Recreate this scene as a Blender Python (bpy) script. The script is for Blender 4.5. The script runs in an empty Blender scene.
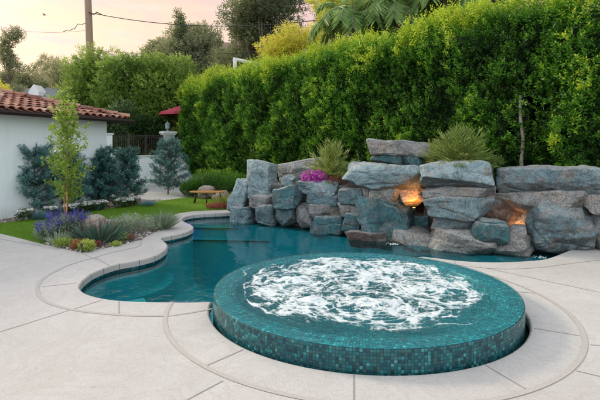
import bpy, math, random
import numpy as np
from mathutils import Vector, Matrix
from mathutils.geometry import tessellate_polygon

random.seed(7)
rng = np.random.default_rng(11)
PI = math.pi
C = bpy.context.scene.collection
F, H, HZ = 455.0, 1.7, 150.0          # lens in reference pixels, eye height, horizon row


def G(px, py, z=0.0):                 # a point seen on the level z
    d = F * (H - z) / (py - HZ)
    return ((px - 300) * d / F, d)


def P3(px, py, d):                    # a point at distance d
    return Vector(((px - 300) * d / F, d, H - (py - HZ) * d / F))


# ---------------------------------------------------------------- tagging
def tag(o, label=None, cat=None, group=None, kind=None):
    if label: o['label'] = label
    if cat: o['category'] = cat
    if group: o['group'] = group
    if kind: o['kind'] = kind
    return o


def thing(name, label, cat, loc=(0, 0, 0), rz=0, group=None):
    o = bpy.data.objects.new(name, None)
    o.empty_display_size = .1
    C.objects.link(o)
    o.location = loc
    o.rotation_euler = (0, 0, rz)
    return tag(o, label, cat, group)


def link(name, me, mat=None, parent=None, loc=None):
    o = bpy.data.objects.new(name, me)
    C.objects.link(o)
    if mat is not None:
        for m in (mat if isinstance(mat, (list, tuple)) else [mat]):
            me.materials.append(m)
    if parent is not None: o.parent = parent
    if loc is not None: o.location = loc
    return o


def mesh(verts, faces, smooth=False, name='m'):
    me = bpy.data.meshes.new(name)
    me.from_pydata([tuple(v) for v in verts], [], faces)
    me.update()
    if smooth:
        me.polygons.foreach_set('use_smooth', [True] * len(me.polygons))
    return me


class MB:
    def __init__(s): s.v = []; s.f = []

    def add(s, vs, fs):
        b = len(s.v); s.v += [tuple(v) for v in vs]; s.f += [tuple(b + i for i in f) for f in fs]

    def box(s, cx, cy, cz, sx, sy, sz, rz=0, bev=0):
        c, n = math.cos(rz), math.sin(rz)
        vs = []
        for z in (-1, 1):
            for (x, y) in ((-1, -1), (1, -1), (1, 1), (-1, 1)):
                X, Y = x * sx / 2, y * sy / 2
                vs.append((cx + X * c - Y * n, cy + X * n + Y * c, cz + z * sz / 2))
        s.add(vs, [(0, 3, 2, 1), (4, 5, 6, 7), (0, 1, 5, 4), (1, 2, 6, 5), (2, 3, 7, 6), (3, 0, 4, 7)])

    def tube(s, pts, rad, seg=8, cap=True):
        pts = [Vector(p) for p in pts]
        if not hasattr(rad, '__len__'): rad = [rad] * len(pts)
        vs = []; fs = []
        for i, p in enumerate(pts):
            t = (pts[min(i + 1, len(pts) - 1)] - pts[max(i - 1, 0)])
            t = t.normalized() if t.length > 1e-9 else Vector((0, 0, 1))
            a = t.cross(Vector((0, 0, 1)) if abs(t.z) < .95 else Vector((1, 0, 0))).normalized()
            b = t.cross(a)
            for k in range(seg):
                an = 2 * PI * k / seg
                vs.append(p + (a * math.cos(an) + b * math.sin(an)) * rad[i])
        for i in range(len(pts) - 1):
            for k in range(seg):
                k2 = (k + 1) % seg
                fs.append((i * seg + k, i * seg + k2, (i + 1) * seg + k2, (i + 1) * seg + k))
        if cap:
            fs.append(tuple(reversed(range(seg))))
            fs.append(tuple((len(pts) - 1) * seg + k for k in range(seg)))
        s.add(vs, fs)

    def lathe(s, prof, cx=0, cy=0, seg=16):
        vs = []; fs = []
        for (r, z) in prof:
            for k in range(seg):
                a = 2 * PI * k / seg
                vs.append((cx + r * math.cos(a), cy + r * math.sin(a), z))
        for i in range(len(prof) - 1):
            for k in range(seg):
                k2 = (k + 1) % seg
                fs.append((i * seg + k, i * seg + k2, (i + 1) * seg + k2, (i + 1) * seg + k))
        s.add(vs, fs)

    def build(s, name, mat, parent=None, smooth=False, loc=None):
        return link(name, mesh(s.v, s.f, smooth, name), mat, parent, loc)


# ---------------------------------------------------------------- numpy noise
_T = rng.random((64, 64, 64))


def vnoise(p, scale=1.0, seed=0):
    q = np.asarray(p, float) * scale + seed * 17.31 + 100.0
    i = np.floor(q).astype(int); f = q - i
    f = f * f * (3 - 2 * f)
    i0 = i % 64; i1 = (i + 1) % 64
    x0, y0, z0 = i0[..., 0], i0[..., 1], i0[..., 2]
    x1, y1, z1 = i1[..., 0], i1[..., 1], i1[..., 2]
    fx, fy, fz = f[..., 0], f[..., 1], f[..., 2]
    a = _T[x0, y0, z0] * (1 - fx) + _T[x1, y0, z0] * fx
    b = _T[x0, y1, z0] * (1 - fx) + _T[x1, y1, z0] * fx
    c = _T[x0, y0, z1] * (1 - fx) + _T[x1, y0, z1] * fx
    d = _T[x0, y1, z1] * (1 - fx) + _T[x1, y1, z1] * fx
    return ((a * (1 - fy) + b * fy) * (1 - fz) + (c * (1 - fy) + d * fy) * fz) * 2 - 1


def fbm(p, scale=1.0, oct=4, seed=0):
    r = 0; a = 1; t = 0
    for k in range(oct):
        r = r + a * vnoise(p, scale * 2 ** k, seed + k); t += a; a *= .5
    return r / t


# ---------------------------------------------------------------- node helpers
class N:
    def __init__(s, name):
        s.m = bpy.data.materials.new(name); s.m.use_nodes = True
        s.t = s.m.node_tree; s.t.nodes.clear()
        s.out = s.t.nodes.new('ShaderNodeOutputMaterial')

    def n(s, typ, **kw):
        nd = s.t.nodes.new('ShaderNode' + typ)
        for k, v in kw.items():
            if k.startswith('_'): setattr(nd, k[1:], v)
            else:
                key = int(k[1:]) if (k[0] == 'i' and k[1:].isdigit()) else k.replace('_', ' ')
                if hasattr(v, 'is_output') or isinstance(v, bpy.types.NodeSocket): s.t.links.new(v, nd.inputs[key])
                else:
                    inp = nd.inputs[key]
                    if isinstance(v, (tuple, list)) and len(v) == 3 and inp.type == 'RGBA': v = (*v, 1)
                    inp.default_value = v
        return nd

    def math(s, op, a, b=0.0, c=None, clamp=False):
        nd = s.t.nodes.new('ShaderNodeMath'); nd.operation = op; nd.use_clamp = clamp
        for i, v in enumerate((a, b, c)):
            if v is None: continue
            if isinstance(v, bpy.types.NodeSocket): s.t.links.new(v, nd.inputs[i])
            else: nd.inputs[i].default_value = v
        return nd.outputs[0]

    def mix(s, f, a, b, blend='MIX'):
        nd = s.t.nodes.new('ShaderNodeMix'); nd.data_type = 'RGBA'; nd.blend_type = blend
        for i, v in ((0, f), (6, a), (7, b)):
            if isinstance(v, bpy.types.NodeSocket): s.t.links.new(v, nd.inputs[i])
            else:
                if i and len(v) == 3: v = (*v, 1)
                nd.inputs[i].default_value = v
        return nd.outputs[2]

    def ramp(s, f, stops, interp='LINEAR'):
        nd = s.t.nodes.new('ShaderNodeValToRGB'); nd.color_ramp.interpolation = interp
        cr = nd.color_ramp
        while len(cr.elements) < len(stops): cr.elements.new(.5)
        for e, (p, c) in zip(cr.elements, stops):
            e.position = p
            e.color = (*c, 1) if hasattr(c, '__len__') else (c, c, c, 1)
        s.t.links.new(f, nd.inputs[0])
        return nd.outputs[0]

    def noise(s, vec, scale, detail=4, rough=.5, dist=0):
        nd = s.n('TexNoise', Scale=scale, Detail=detail, Roughness=rough, Distortion=dist)
        if vec is not None: s.t.links.new(vec, nd.inputs['Vector'])
        return nd.outputs[0]

    def obj(s): return s.n('TexCoord').outputs['Object']

    def objrand(s):
        tc = s.n('TexCoord').outputs['Object']
        oi = s.n('ObjectInfo').outputs['Random']
        m = s.n('VectorMath', _operation='ADD', i0=tc)
        cx = s.n('CombineXYZ', X=s.math('MULTIPLY', oi, 37.), Y=s.math('MULTIPLY', oi, 91.), Z=s.math('MULTIPLY', oi, 13.))
        s.t.links.new(cx.outputs[0], m.inputs[1])
        return m.outputs[0]

    def bump(s, h, strength=.5, dist=.02, normal=None):
        nd = s.n('Bump', Strength=strength, Distance=dist, Height=h)
        if normal is not None: s.t.links.new(normal, nd.inputs['Normal'])
        return nd.outputs[0]

    def principled(s, col, rough=.6, normal=None, **kw):
        p = s.n('BsdfPrincipled')
        for k, v in (('Base Color', col), ('Roughness', rough)) + tuple((k.replace('_', ' '), v) for k, v in kw.items()):
            if isinstance(v, bpy.types.NodeSocket): s.t.links.new(v, p.inputs[k])
            else:
                if isinstance(v, (tuple, list)) and len(v) == 3: v = (*v, 1)
                p.inputs[k].default_value = v
        if normal is not None: s.t.links.new(normal, p.inputs['Normal'])
        return p.outputs[0]

    def done(s, shader):
        s.t.links.new(shader, s.out.inputs['Surface']); return s.m


def plain(name, col, rough=.6, var=.12, scale=12, metal=0, bump=.15):
    n = N(name); o = n.objrand()
    f = n.noise(o, scale, 5, .6)
    c = n.mix(f, tuple(x * (1 - var) for x in col), tuple(min(1, x * (1 + var)) for x in col))
    return n.done(n.principled(c, rough, n.bump(f, bump, .01), Metallic=metal))


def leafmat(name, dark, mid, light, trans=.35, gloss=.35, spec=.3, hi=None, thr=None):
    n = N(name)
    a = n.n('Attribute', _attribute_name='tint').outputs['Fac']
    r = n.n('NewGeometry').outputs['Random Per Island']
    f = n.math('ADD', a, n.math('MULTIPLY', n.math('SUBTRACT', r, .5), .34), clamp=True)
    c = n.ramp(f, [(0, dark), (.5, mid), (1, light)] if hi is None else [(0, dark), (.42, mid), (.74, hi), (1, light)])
    p = n.principled(c, gloss, None, **{'Specular_IOR_Level': spec})
    t = n.n('BsdfTranslucent', Color=n.mix(.5, c, thr or tuple(min(1, x * 1.6) for x in light))).outputs[0]
    m = n.n('MixShader', Fac=trans, i1=p, i2=t)
    return n.done(m.outputs[0])


# ---------------------------------------------------------------- leaf clouds
def leafmesh(P, D, L, W, T, name='leaves', fold=.25):
    n = len(P)
    P = np.asarray(P, float); D = np.asarray(D, float)
    D = D / (np.linalg.norm(D, axis=1, keepdims=True) + 1e-9)
    R = rng.normal(size=(n, 3))
    S = np.cross(D, R); S /= (np.linalg.norm(S, axis=1, keepdims=True) + 1e-9)
    Nn = np.cross(S, D)
    L = np.broadcast_to(L, n)[:, None]; W = np.broadcast_to(W, n)[:, None]
    m = P + D * L * .45 + Nn * (W * fold)
    V = np.empty((n, 4, 3))
    V[:, 0] = P; V[:, 1] = m + S * W * .5; V[:, 2] = P + D * L; V[:, 3] = m - S * W * .5
    b = (np.arange(n) * 4)[:, None]
    Fc = np.concatenate([b + 0, b + 1, b + 2, b + 0, b + 2, b + 3], axis=1).reshape(-1)
    me = bpy.data.meshes.new(name)
    me.vertices.add(n * 4); me.vertices.foreach_set('co', V.reshape(-1).astype(np.float32))
    me.loops.add(n * 6); me.loops.foreach_set('vertex_index', Fc.astype(np.int32))
    me.polygons.add(n * 2)
    me.polygons.foreach_set('loop_start', np.arange(0, n * 6, 3, dtype=np.int32))
    at = me.attributes.new('tint', 'FLOAT', 'POINT')
    at.data.foreach_set('value', np.repeat(np.broadcast_to(T, n), 4).astype(np.float32))
    me.update(calc_edges=True)
    return me


def shoots(O, S, Ls, k, L, W, T, spread=.9, name='leaves', jit=.0):
    """leafy shoots: origin, direction, length; k leaves round each"""
    n = len(O); O = np.asarray(O, float)
    S = S / (np.linalg.norm(S, axis=1, keepdims=True) + 1e-9)
    A = np.cross(S, rng.normal(size=(n, 3))); A /= (np.linalg.norm(A, axis=1, keepdims=True) + 1e-9)
    B = np.cross(S, A)
    Ls = np.broadcast_to(Ls, n); T = np.broadcast_to(T, n); L = np.broadcast_to(L, n); W = np.broadcast_to(W, n)
    PP = []; DD = []; LL = []; WW = []; TT = []
    ph = rng.random(n) * 6.28
    for j in range(k):
        t = (j + .5) / k
        a = ph + j * 2.4
        rad = A * np.cos(a)[:, None] + B * np.sin(a)[:, None]
        PP.append(O + S * (Ls * t)[:, None] + (rng.normal(size=(n, 3)) * jit if jit else 0))
        DD.append(S * (.35 + .5 * t) + rad * spread + rng.normal(size=(n, 3)) * .2)
        sc = (.75 + .5 * rng.random(n)) * (1.1 - .35 * t)
        LL.append(L * sc); WW.append(W * sc); TT.append(T + .16 * (t - .5))
    return leafmesh(np.concatenate(PP), np.concatenate(DD), np.concatenate(LL), np.concatenate(WW), np.clip(np.concatenate(TT), 0, 1), name)


def in_ball(n, c, r):
    d = rng.normal(size=(n, 3)); d /= np.linalg.norm(d, axis=1, keepdims=True)
    rad = rng.random(n) ** .45
    return np.array(c) + d * rad[:, None] * np.array(r), d


# ---------------------------------------------------------------- materials
def mat_concrete():
    n = N('brushed_concrete'); o = n.obj()
    big = n.noise(o, .55, 5, .65, .6); mid = n.noise(o, 4.5, 7, .68, .8); fine = n.noise(o, 130, 4, .75); gr = n.noise(o, 38, 5, .7)
    c = n.mix(n.ramp(big, [(.3, 0.), (.7, 1.)]), (.56, .535, .505), (.66, .64, .61))
    c = n.mix(n.math('MULTIPLY', n.ramp(mid, [(.38, 0.), (.68, 1.)]), .25), c, (.44, .405, .37))
    c = n.mix(n.ramp(gr, [(.36, .25), (.5, 0.)]), c, (.40, .37, .34))
    c = n.mix(n.ramp(gr, [(.55, 0.), (.7, .4)]), c, (.72, .70, .67))
    c = n.mix(n.ramp(fine, [(.34, .6), (.47, 0.)]), c, (.27, .245, .225))
    vein = n.noise(o, 1.3, 8, .72, 2.5)
    c = n.mix(n.ramp(vein, [(.47, 0.), (.5, .22), (.53, 0.)]), c, (.34, .31, .28))
    v1 = n.n('TexVoronoi', Scale=2.3, Vector=o)
    c = n.mix(n.ramp(v1.outputs['Distance'], [(0, .3), (.03, .22), (.055, 0.)]), c, (.24, .21, .19))
    damp = n.noise(o, .9, 6, .6, 1.0)
    c = n.mix(n.ramp(damp, [(.58, 0.), (.70, .12)]), c, (.36, .335, .31))
    rg = n.mix(n.ramp(damp, [(.58, 0.), (.7, .6)]), (.85,) * 3, (.6,) * 3)
    return n.done(n.principled(c, rg, n.bump(fine, .45, .004, n.bump(gr, .3, .006, n.bump(mid, .15, .015)))))


def mat_mosaic(name, scale=1 / .0265, bright=1.0, rough=.16, uv='tile', grey=0.0, even=.25):
    n = N(name)
    a = n.n('UVMap', _uv_map=uv).outputs[0]
    v = n.n('VectorMath', _operation='SCALE', i0=a); v.inputs['Scale'].default_value = scale
    fl = n.n('VectorMath', _operation='FLOOR', i0=v.outputs[0]).outputs[0]
    fr = n.n('VectorMath', _operation='FRACTION', i0=v.outputs[0]).outputs[0]
    w = n.n('TexWhiteNoise', _noise_dimensions='3D', Vector=fl).outputs['Value']
    b = bright
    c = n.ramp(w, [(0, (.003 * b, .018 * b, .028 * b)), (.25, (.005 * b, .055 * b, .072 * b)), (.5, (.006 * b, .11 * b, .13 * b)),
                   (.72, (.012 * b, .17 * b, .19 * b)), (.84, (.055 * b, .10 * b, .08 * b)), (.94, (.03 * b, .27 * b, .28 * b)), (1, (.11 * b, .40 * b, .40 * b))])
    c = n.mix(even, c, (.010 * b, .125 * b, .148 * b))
    sp = n.n('SeparateXYZ', Vector=fr)
    ex = n.math('ABSOLUTE', n.math('SUBTRACT', sp.outputs[0], .5)); ey = n.math('ABSOLUTE', n.math('SUBTRACT', sp.outputs[1], .5))
    g = n.math('MAXIMUM', ex, ey)
    gr = n.ramp(g, [(.42, 0.), (.46, 1.)])
    c = n.mix(gr, c, (.012 + grey, .03 + grey, .033 + grey))
    hgt = n.math('SUBTRACT', n.math('MULTIPLY', w, .4), gr)
    return n.done(n.principled(c, n.mix(gr, (rough,) * 3, (.6,) * 3), n.bump(hgt, .35, .004), **{'Specular_IOR_Level': .35}))


def mat_plaster():
    n = N('pool_plaster'); o = n.obj()
    z = n.n('SeparateXYZ', Vector=o).outputs[2]
    f = n.noise(o, 5, 6, .6)
    c = n.mix(f, (.06, .38, .41), (.13, .50, .53))
    c = n.mix(n.ramp(n.noise(o, 60, 2), [(.35, .5), (.55, 0.)]), c, (.03, .26, .29))
    d = n.n('MapRange', Value=z); d.inputs[1].default_value = -1.6; d.inputs[2].default_value = -.2
    c = n.mix(d.outputs[0], (.02, .46, .53), c)       # long-path absorption of the deep water
    return n.done(n.principled(c, .7))


def schlick(n, nrm):
    fc = n.n('LayerWeight', Blend=.5, Normal=nrm).outputs['Facing']
    return n.math('ADD', n.math('MULTIPLY', n.math('POWER', fc, 5.0), .95), .02, clamp=True)


def mat_water(name, tint, bumps, rough=.02):
    n = N(name); o = n.obj()
    nrm = None
    for (sc, st, dist) in bumps:
        mp = n.n('Mapping', Vector=o); mp.inputs['Scale'].default_value = (1, 1, 1)
        nrm = n.bump(n.noise(mp.outputs[0], sc, 2, .5, .6), st, dist, nrm)
    fr = schlick(n, nrm)
    t = n.n('BsdfTransparent', Color=tint).outputs[0]
    g = n.n('BsdfGlossy', Roughness=rough, Normal=nrm).outputs[0]
    return n.done(n.n('MixShader', Fac=fr, i1=t, i2=g).outputs[0])


def mat_rock(name, cols, warm, warm_amt, dark=(.035, .034, .035), strat=1.0):
    n = N(name); o = n.objrand()
    base = n.noise(o, 1.3, 7, .62, .9)
    c = n.ramp(base, [(.28, cols[0]), (.46, cols[1]), (.60, cols[2]), (.78, cols[3])])
    w = n.noise(o, 2.6, 5, .65, 1.2)
    c = n.mix(n.ramp(w, [(.5 - warm_amt * .3, 0.), (.62 - warm_amt * .25, .85)]), c, warm)
    # undersides and lower edges: brown and dark
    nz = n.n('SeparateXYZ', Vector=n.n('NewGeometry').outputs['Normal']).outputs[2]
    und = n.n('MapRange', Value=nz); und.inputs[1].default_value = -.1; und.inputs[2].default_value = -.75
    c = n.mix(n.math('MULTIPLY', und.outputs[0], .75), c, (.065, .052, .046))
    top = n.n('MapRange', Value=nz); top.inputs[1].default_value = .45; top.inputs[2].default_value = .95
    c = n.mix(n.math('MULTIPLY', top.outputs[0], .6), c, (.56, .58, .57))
    # pitting: dark small marks
    pit = n.noise(o, 26, 4, .7, .8)
    c = n.mix(n.ramp(pit, [(.35, .8), (.41, 0.)]), c, dark)
    spk = n.noise(o, 70, 3, .7)
    c = n.mix(n.ramp(spk, [(.40, .45), (.5, 0.)]), c, dark)
    c = n.mix(n.ramp(n.noise(o, 4.5, 6, .7, 1.5), [(.52, 0.), (.7, .35)]), c, (.52, .56, .56))
    mp = n.n('Mapping', Vector=o); mp.inputs['Scale'].default_value = (1, 1, 5.5); mp.inputs['Rotation'].default_value = (.2, .15, 0)
    st = n.noise(mp.outputs[0], 1.6, 6, .62, .8)
    c = n.mix(n.ramp(st, [(.40, .75 * strat), (.46, 0.)]), c, dark)
    ck = n.noise(o, 2.4, 8, .68, 2.2)
    crk = n.ramp(ck, [(.475, 0.), (.495, 1.), (.505, 1.), (.525, 0.)])
    c = n.mix(n.math('MULTIPLY', crk, .55), c, dark)
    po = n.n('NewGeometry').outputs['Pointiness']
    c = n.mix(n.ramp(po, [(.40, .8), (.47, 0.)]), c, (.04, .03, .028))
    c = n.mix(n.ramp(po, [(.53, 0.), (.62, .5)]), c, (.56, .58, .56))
    h1 = n.noise(o, 7, 8, .65); 
    h2 = n.noise(o, 22, 6, .7, .6)
    nrm = n.bump(h1, .9, .07, n.bump(st, .7 * strat, .06, n.bump(pit, .6, .02, n.bump(crk, -.6, .03, n.bump(h2, .6, .02)))))
    return n.done(n.principled(c, .72, nrm, **{'Specular_IOR_Level': .35}))


M = {}
M['concrete'] = mat_concrete()
M['joint'] = plain('joint_line', (.33, .305, .285), .9)
M['jointband'] = plain('joint_band', (.49, .46, .425), .9, .25, 60)
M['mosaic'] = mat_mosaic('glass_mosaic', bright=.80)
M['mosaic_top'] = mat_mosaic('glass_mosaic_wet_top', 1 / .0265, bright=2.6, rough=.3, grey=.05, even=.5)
M['waterline'] = mat_mosaic('waterline_mosaic', 1 / .03, bright=.8)
M['plaster'] = mat_plaster()
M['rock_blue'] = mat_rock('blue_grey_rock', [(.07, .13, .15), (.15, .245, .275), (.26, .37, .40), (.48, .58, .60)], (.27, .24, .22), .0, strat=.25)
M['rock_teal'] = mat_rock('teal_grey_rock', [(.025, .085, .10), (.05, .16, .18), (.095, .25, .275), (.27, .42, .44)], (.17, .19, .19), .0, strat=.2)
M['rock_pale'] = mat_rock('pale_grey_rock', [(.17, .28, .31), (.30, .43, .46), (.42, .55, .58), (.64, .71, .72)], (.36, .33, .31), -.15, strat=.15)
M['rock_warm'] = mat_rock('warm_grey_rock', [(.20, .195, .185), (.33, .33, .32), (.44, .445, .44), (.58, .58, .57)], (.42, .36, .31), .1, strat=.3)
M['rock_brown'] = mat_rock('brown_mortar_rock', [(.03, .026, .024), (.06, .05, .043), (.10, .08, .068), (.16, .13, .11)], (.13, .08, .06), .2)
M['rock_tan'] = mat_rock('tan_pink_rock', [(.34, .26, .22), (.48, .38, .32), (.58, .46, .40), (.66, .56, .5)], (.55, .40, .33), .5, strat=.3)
M['white_wall'] = None
n = N('painted_stucco'); o = n.obj()
f = n.noise(o, .8, 4, .6); g = n.noise(o, 45, 4, .6)
z = n.n('SeparateXYZ', Vector=o).outputs[2]
streak = n.n('Mapping', Vector=o); streak.inputs['Scale'].default_value = (5, 5, .35)
sk = n.noise(streak.outputs[0], 1.5, 5, .6)
c_ = n.mix(f, (.80, .89, .90), (.86, .93, .93))
c_ = n.mix(n.ramp(sk, [(.5, 0.), (.75, .22)]), c_, (.55, .62, .62))
lo = n.n('MapRange', Value=z); lo.inputs[1].default_value = .35; lo.inputs[2].default_value = 0
c_ = n.mix(n.math('MULTIPLY', n.math('MULTIPLY', lo.outputs[0], sk), .6), c_, (.40, .38, .34))
M['white_wall'] = n.done(n.principled(c_, .85, n.bump(g, .45, .008, n.bump(n.noise(o, 7, 5, .65, 1.0), .5, .02))))
n = N('terracotta_tile'); o = n.obj()
r = n.n('NewGeometry').outputs['Random Per Island']
c_ = n.ramp(r, [(0, (.13, .055, .04)), (.3, (.25, .09, .06)), (.6, (.34, .135, .085)), (.85, (.42, .21, .14)), (1, (.50, .34, .26))])
f = n.noise(o, 14, 5, .65)
c_ = n.mix(n.ramp(f, [(.5, 0.), (.8, .5)]), c_, (.5, .38, .32))
M['tile'] = n.done(n.principled(c_, .75, n.bump(f, .3, .01)))
M['fascia'] = plain('dark_brown_gutter', (.06, .04, .035), .5)
n = N('lawn_base'); o = n.obj()
c_ = n.mix(n.noise(o, 3, 5, .6), (.08, .19, .02), (.14, .28, .03))
c_ = n.mix(n.ramp(n.noise(o, 90, 3, .7), [(.3, .7), (.6, 0.)]), c_, (.02, .06, .012))
M['lawn'] = n.done(n.principled(c_, .9))
n = N('decomposed_gravel'); o = n.obj()
v = n.n('TexVoronoi', Scale=28, Vector=o)
c_ = n.mix(n.n('SeparateColor', Color=v.outputs['Color']).outputs[0], (.17, .14, .12), (.42, .38, .35))
c_ = n.mix(n.ramp(v.outputs['Distance'], [(.35, 0.), (.6, .8)]), c_, (.07, .055, .045))
M['gravel'] = n.done(n.principled(c_, .85, n.bump(v.outputs['Distance'], -.6, .02)))
n = N('bare_soil'); o = n.obj()
c_ = n.mix(n.noise(o, 1.2, 7, .65), (.06, .05, .035), (.14, .12, .07))
M['soil'] = n.done(n.principled(c_, .95, n.bump(n.noise(o, 20, 4), .5, .03)))
M['bark'] = plain('grey_brown_bark', (.20, .15, .11), .85, .4, 25, bump=.8)
M['bark_pale'] = plain('pale_bark', (.36, .32, .27), .85, .35, 25, bump=.6)
M['wood_pole'] = plain('weathered_pole_wood', (.27, .19, .13), .85, .3, 10, bump=.5)
M['iron'] = plain('dark_iron', (.035, .028, .025), .5, .2)
M['cable'] = plain('black_cable', (.03, .03, .035), .6)
M['teak'] = plain('orange_brown_wood', (.52, .25, .07), .5, .3, 9)
M['red'] = plain('red_canvas', (.42, .05, .08), .8)
M['whitemetal'] = plain('white_painted_metal', (.8, .8, .8), .4, .03)
M['bluegrey'] = plain('blue_grey_shingle', (.18, .21, .26), .7, .2)
M['stone_white'] = plain('pale_cast_stone', (.62, .64, .62), .8, .1)
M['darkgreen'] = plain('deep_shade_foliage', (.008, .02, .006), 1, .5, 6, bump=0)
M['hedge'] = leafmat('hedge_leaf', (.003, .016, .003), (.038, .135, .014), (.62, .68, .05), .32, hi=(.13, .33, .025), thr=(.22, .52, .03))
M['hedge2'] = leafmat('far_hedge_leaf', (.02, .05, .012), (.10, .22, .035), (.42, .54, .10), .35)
M['darkshrub'] = leafmat('dark_shrub_leaf', (.008, .022, .008), (.03, .075, .022), (.09, .15, .05), .2)
M['hazy'] = leafmat('hazy_tree_leaf', (.13, .16, .09), (.27, .31, .17), (.52, .48, .26), .3, .7, .1)  # distance haze is painted in as pale, warm leaf colours
M['oak'] = leafmat('grey_green_tree_leaf', (.055, .08, .045), (.14, .19, .09), (.38, .38, .18), .3, .6, .15)  # leaf colours lightened to paint in some distance haze
M['yellow'] = leafmat('sunlit_yellow_leaf', (.22, .26, .03), (.62, .58, .06), (.95, .82, .14), .4)
M['palm'] = leafmat('palm_frond_leaf', (.06, .13, .04), (.21, .36, .12), (.48, .60, .24), .4)
M['palmy'] = leafmat('sunlit_palm_leaf', (.20, .25, .03), (.45, .50, .05), (.75, .72, .12), .4)
M['bluecon'] = leafmat('blue_green_needle', (.008, .04, .038), (.06, .19, .175), (.30, .52, .48), .12)
M['ficus'] = leafmat('young_tree_leaf', (.03, .08, .012), (.13, .26, .03), (.45, .55, .09), .35)
M['fescue'] = leafmat('blue_fescue_blade', (.03, .10, .11), (.10, .24, .27), (.24, .42, .44), .15)
M['agave'] = leafmat('agave_blade', (.02, .05, .03), (.06, .13, .09), (.18, .26, .18), .1)
M['silver'] = leafmat('silver_green_leaf', (.08, .12, .07), (.24, .31, .20), (.50, .56, .42), .2)
M['sago'] = leafmat('dry_green_spike', (.04, .08, .02), (.14, .23, .05), (.42, .46, .13), .25)
M['lime'] = leafmat('lime_succulent', (.10, .16, .03), (.28, .38, .06), (.55, .60, .15), .2)
M['orange'] = leafmat('orange_succulent', (.14, .06, .03), (.34, .16, .06), (.5, .3, .12), .2)
M['redfl'] = leafmat('dull_red_leaf', (.15, .03, .03), (.32, .07, .06), (.5, .15, .12), .2)
M['purple'] = leafmat('violet_blue_flower', (.04, .035, .18), (.09, .08, .38), (.22, .20, .60), .2)
M['pink'] = leafmat('magenta_flower', (.30, .02, .25), (.60, .06, .50), (.8, .3, .65), .3)
M['white'] = leafmat('white_flower', (.6, .6, .6), (.85, .85, .85), (.95, .95, .93), .2)
M['grass'] = leafmat('lawn_blade', (.06, .16, .012), (.17, .34, .025), (.34, .50, .06), .35)
n = N('foam_water'); o = n.obj()
fa = n.n('Attribute', _attribute_name='foam').outputs['Fac']
nn_ = n.noise(o, 9, 8, .72, 1.8)
n2_ = n.noise(o, 42, 5, .7, .6)
vo = n.n('TexVoronoi', _feature='DISTANCE_TO_EDGE', Scale=24)
wv = n.n('VectorMath', _operation='ADD', i0=o)
wc = n.n('VectorMath', _operation='SCALE', i0=n.n('TexNoise', Scale=7, Detail=3, Vector=o).outputs['Color']); wc.inputs['Scale'].default_value = .22
n.t.links.new(wc.outputs[0], wv.inputs[1]); n.t.links.new(wv.outputs[0], vo.inputs['Vector'])
lace = n.ramp(vo.outputs['Distance'], [(0, 1.), (.12, .25), (.3, 0.)])
s1 = n.math('ADD', fa, n.math('MULTIPLY', n.math('SUBTRACT', nn_, .5), .9))
s1 = n.math('ADD', s1, n.math('MULTIPLY', n.math('SUBTRACT', n2_, .5), .45))
s1 = n.math('ADD', s1, n.math('MULTIPLY', lace, .10))
on = n.math('MULTIPLY', fa, 6, clamp=True)
mask = n.math('MULTIPLY', n.ramp(s1, [(.36, 0.), (.47, .40), (.68, .96)]), on)
nrm = n.bump(n.noise(o, 16, 3, .6, .8), .55, .03, n.bump(n.noise(o, 55, 3, .6, .5), .5, .012))
fr = schlick(n, nrm)
wt = n.n('MixShader', Fac=fr, i1=n.n('BsdfTransparent', Color=(.72, .97, .98, 1)).outputs[0], i2=n.n('BsdfGlossy', Roughness=.06, Normal=nrm).outputs[0]).outputs[0]
fo = n.principled(n.mix(n2_, (.62, .76, .78), (.97, .98, .98)), .55, n.bump(n2_, .6, .02), **{'Specular_IOR_Level': .3})
M['foam'] = n.done(n.n('MixShader', Fac=mask, i1=wt, i2=fo).outputs[0])
M['water'] = mat_water('pool_water', (.24, .78, .82, 1), [(1.6, .16, .06), (5, .14, .03), (16, .10, .010)])
M['film'] = mat_water('wet_film', (.93, .98, .98, 1), [(18, .5, .01), (60, .3, .005)], .05)


def emis(name, col, s):
    n = N(name); return n.done(n.n('Emission', Color=(*col, 1), Strength=s).outputs[0])


M['violet_lamp'] = emis('violet_lamp_lens', (.55, .08, 1), 6)
M['amber_lamp'] = emis('amber_lamp_lens', (1, .42, .08), 6)

# ---------------------------------------------------------------- pool outline
SC = (.70, 5.13); SR = 1.65; SG = .06          # spa centre, radius, slot width


def catmull(pts, k=6, closed=False):
    out = []; n = len(pts)
    for i in range(n if closed else n - 1):
        p0, p1, p2, p3 = [np.array(pts[(i + j) % n] if closed else pts[min(max(i + j, 0), n - 1)], float) for j in (-1, 0, 1, 2)]
        for t in np.arange(k) / k:
            out.append(tuple(.5 * ((2 * p1) + (-p0 + p2) * t + (2 * p0 - 5 * p1 + 4 * p2 - p3) * t * t + (-p0 + 3 * p1 - 3 * p2 + p3) * t ** 3)))
    if not closed: out.append(tuple(pts[-1]))
    return out


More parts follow.
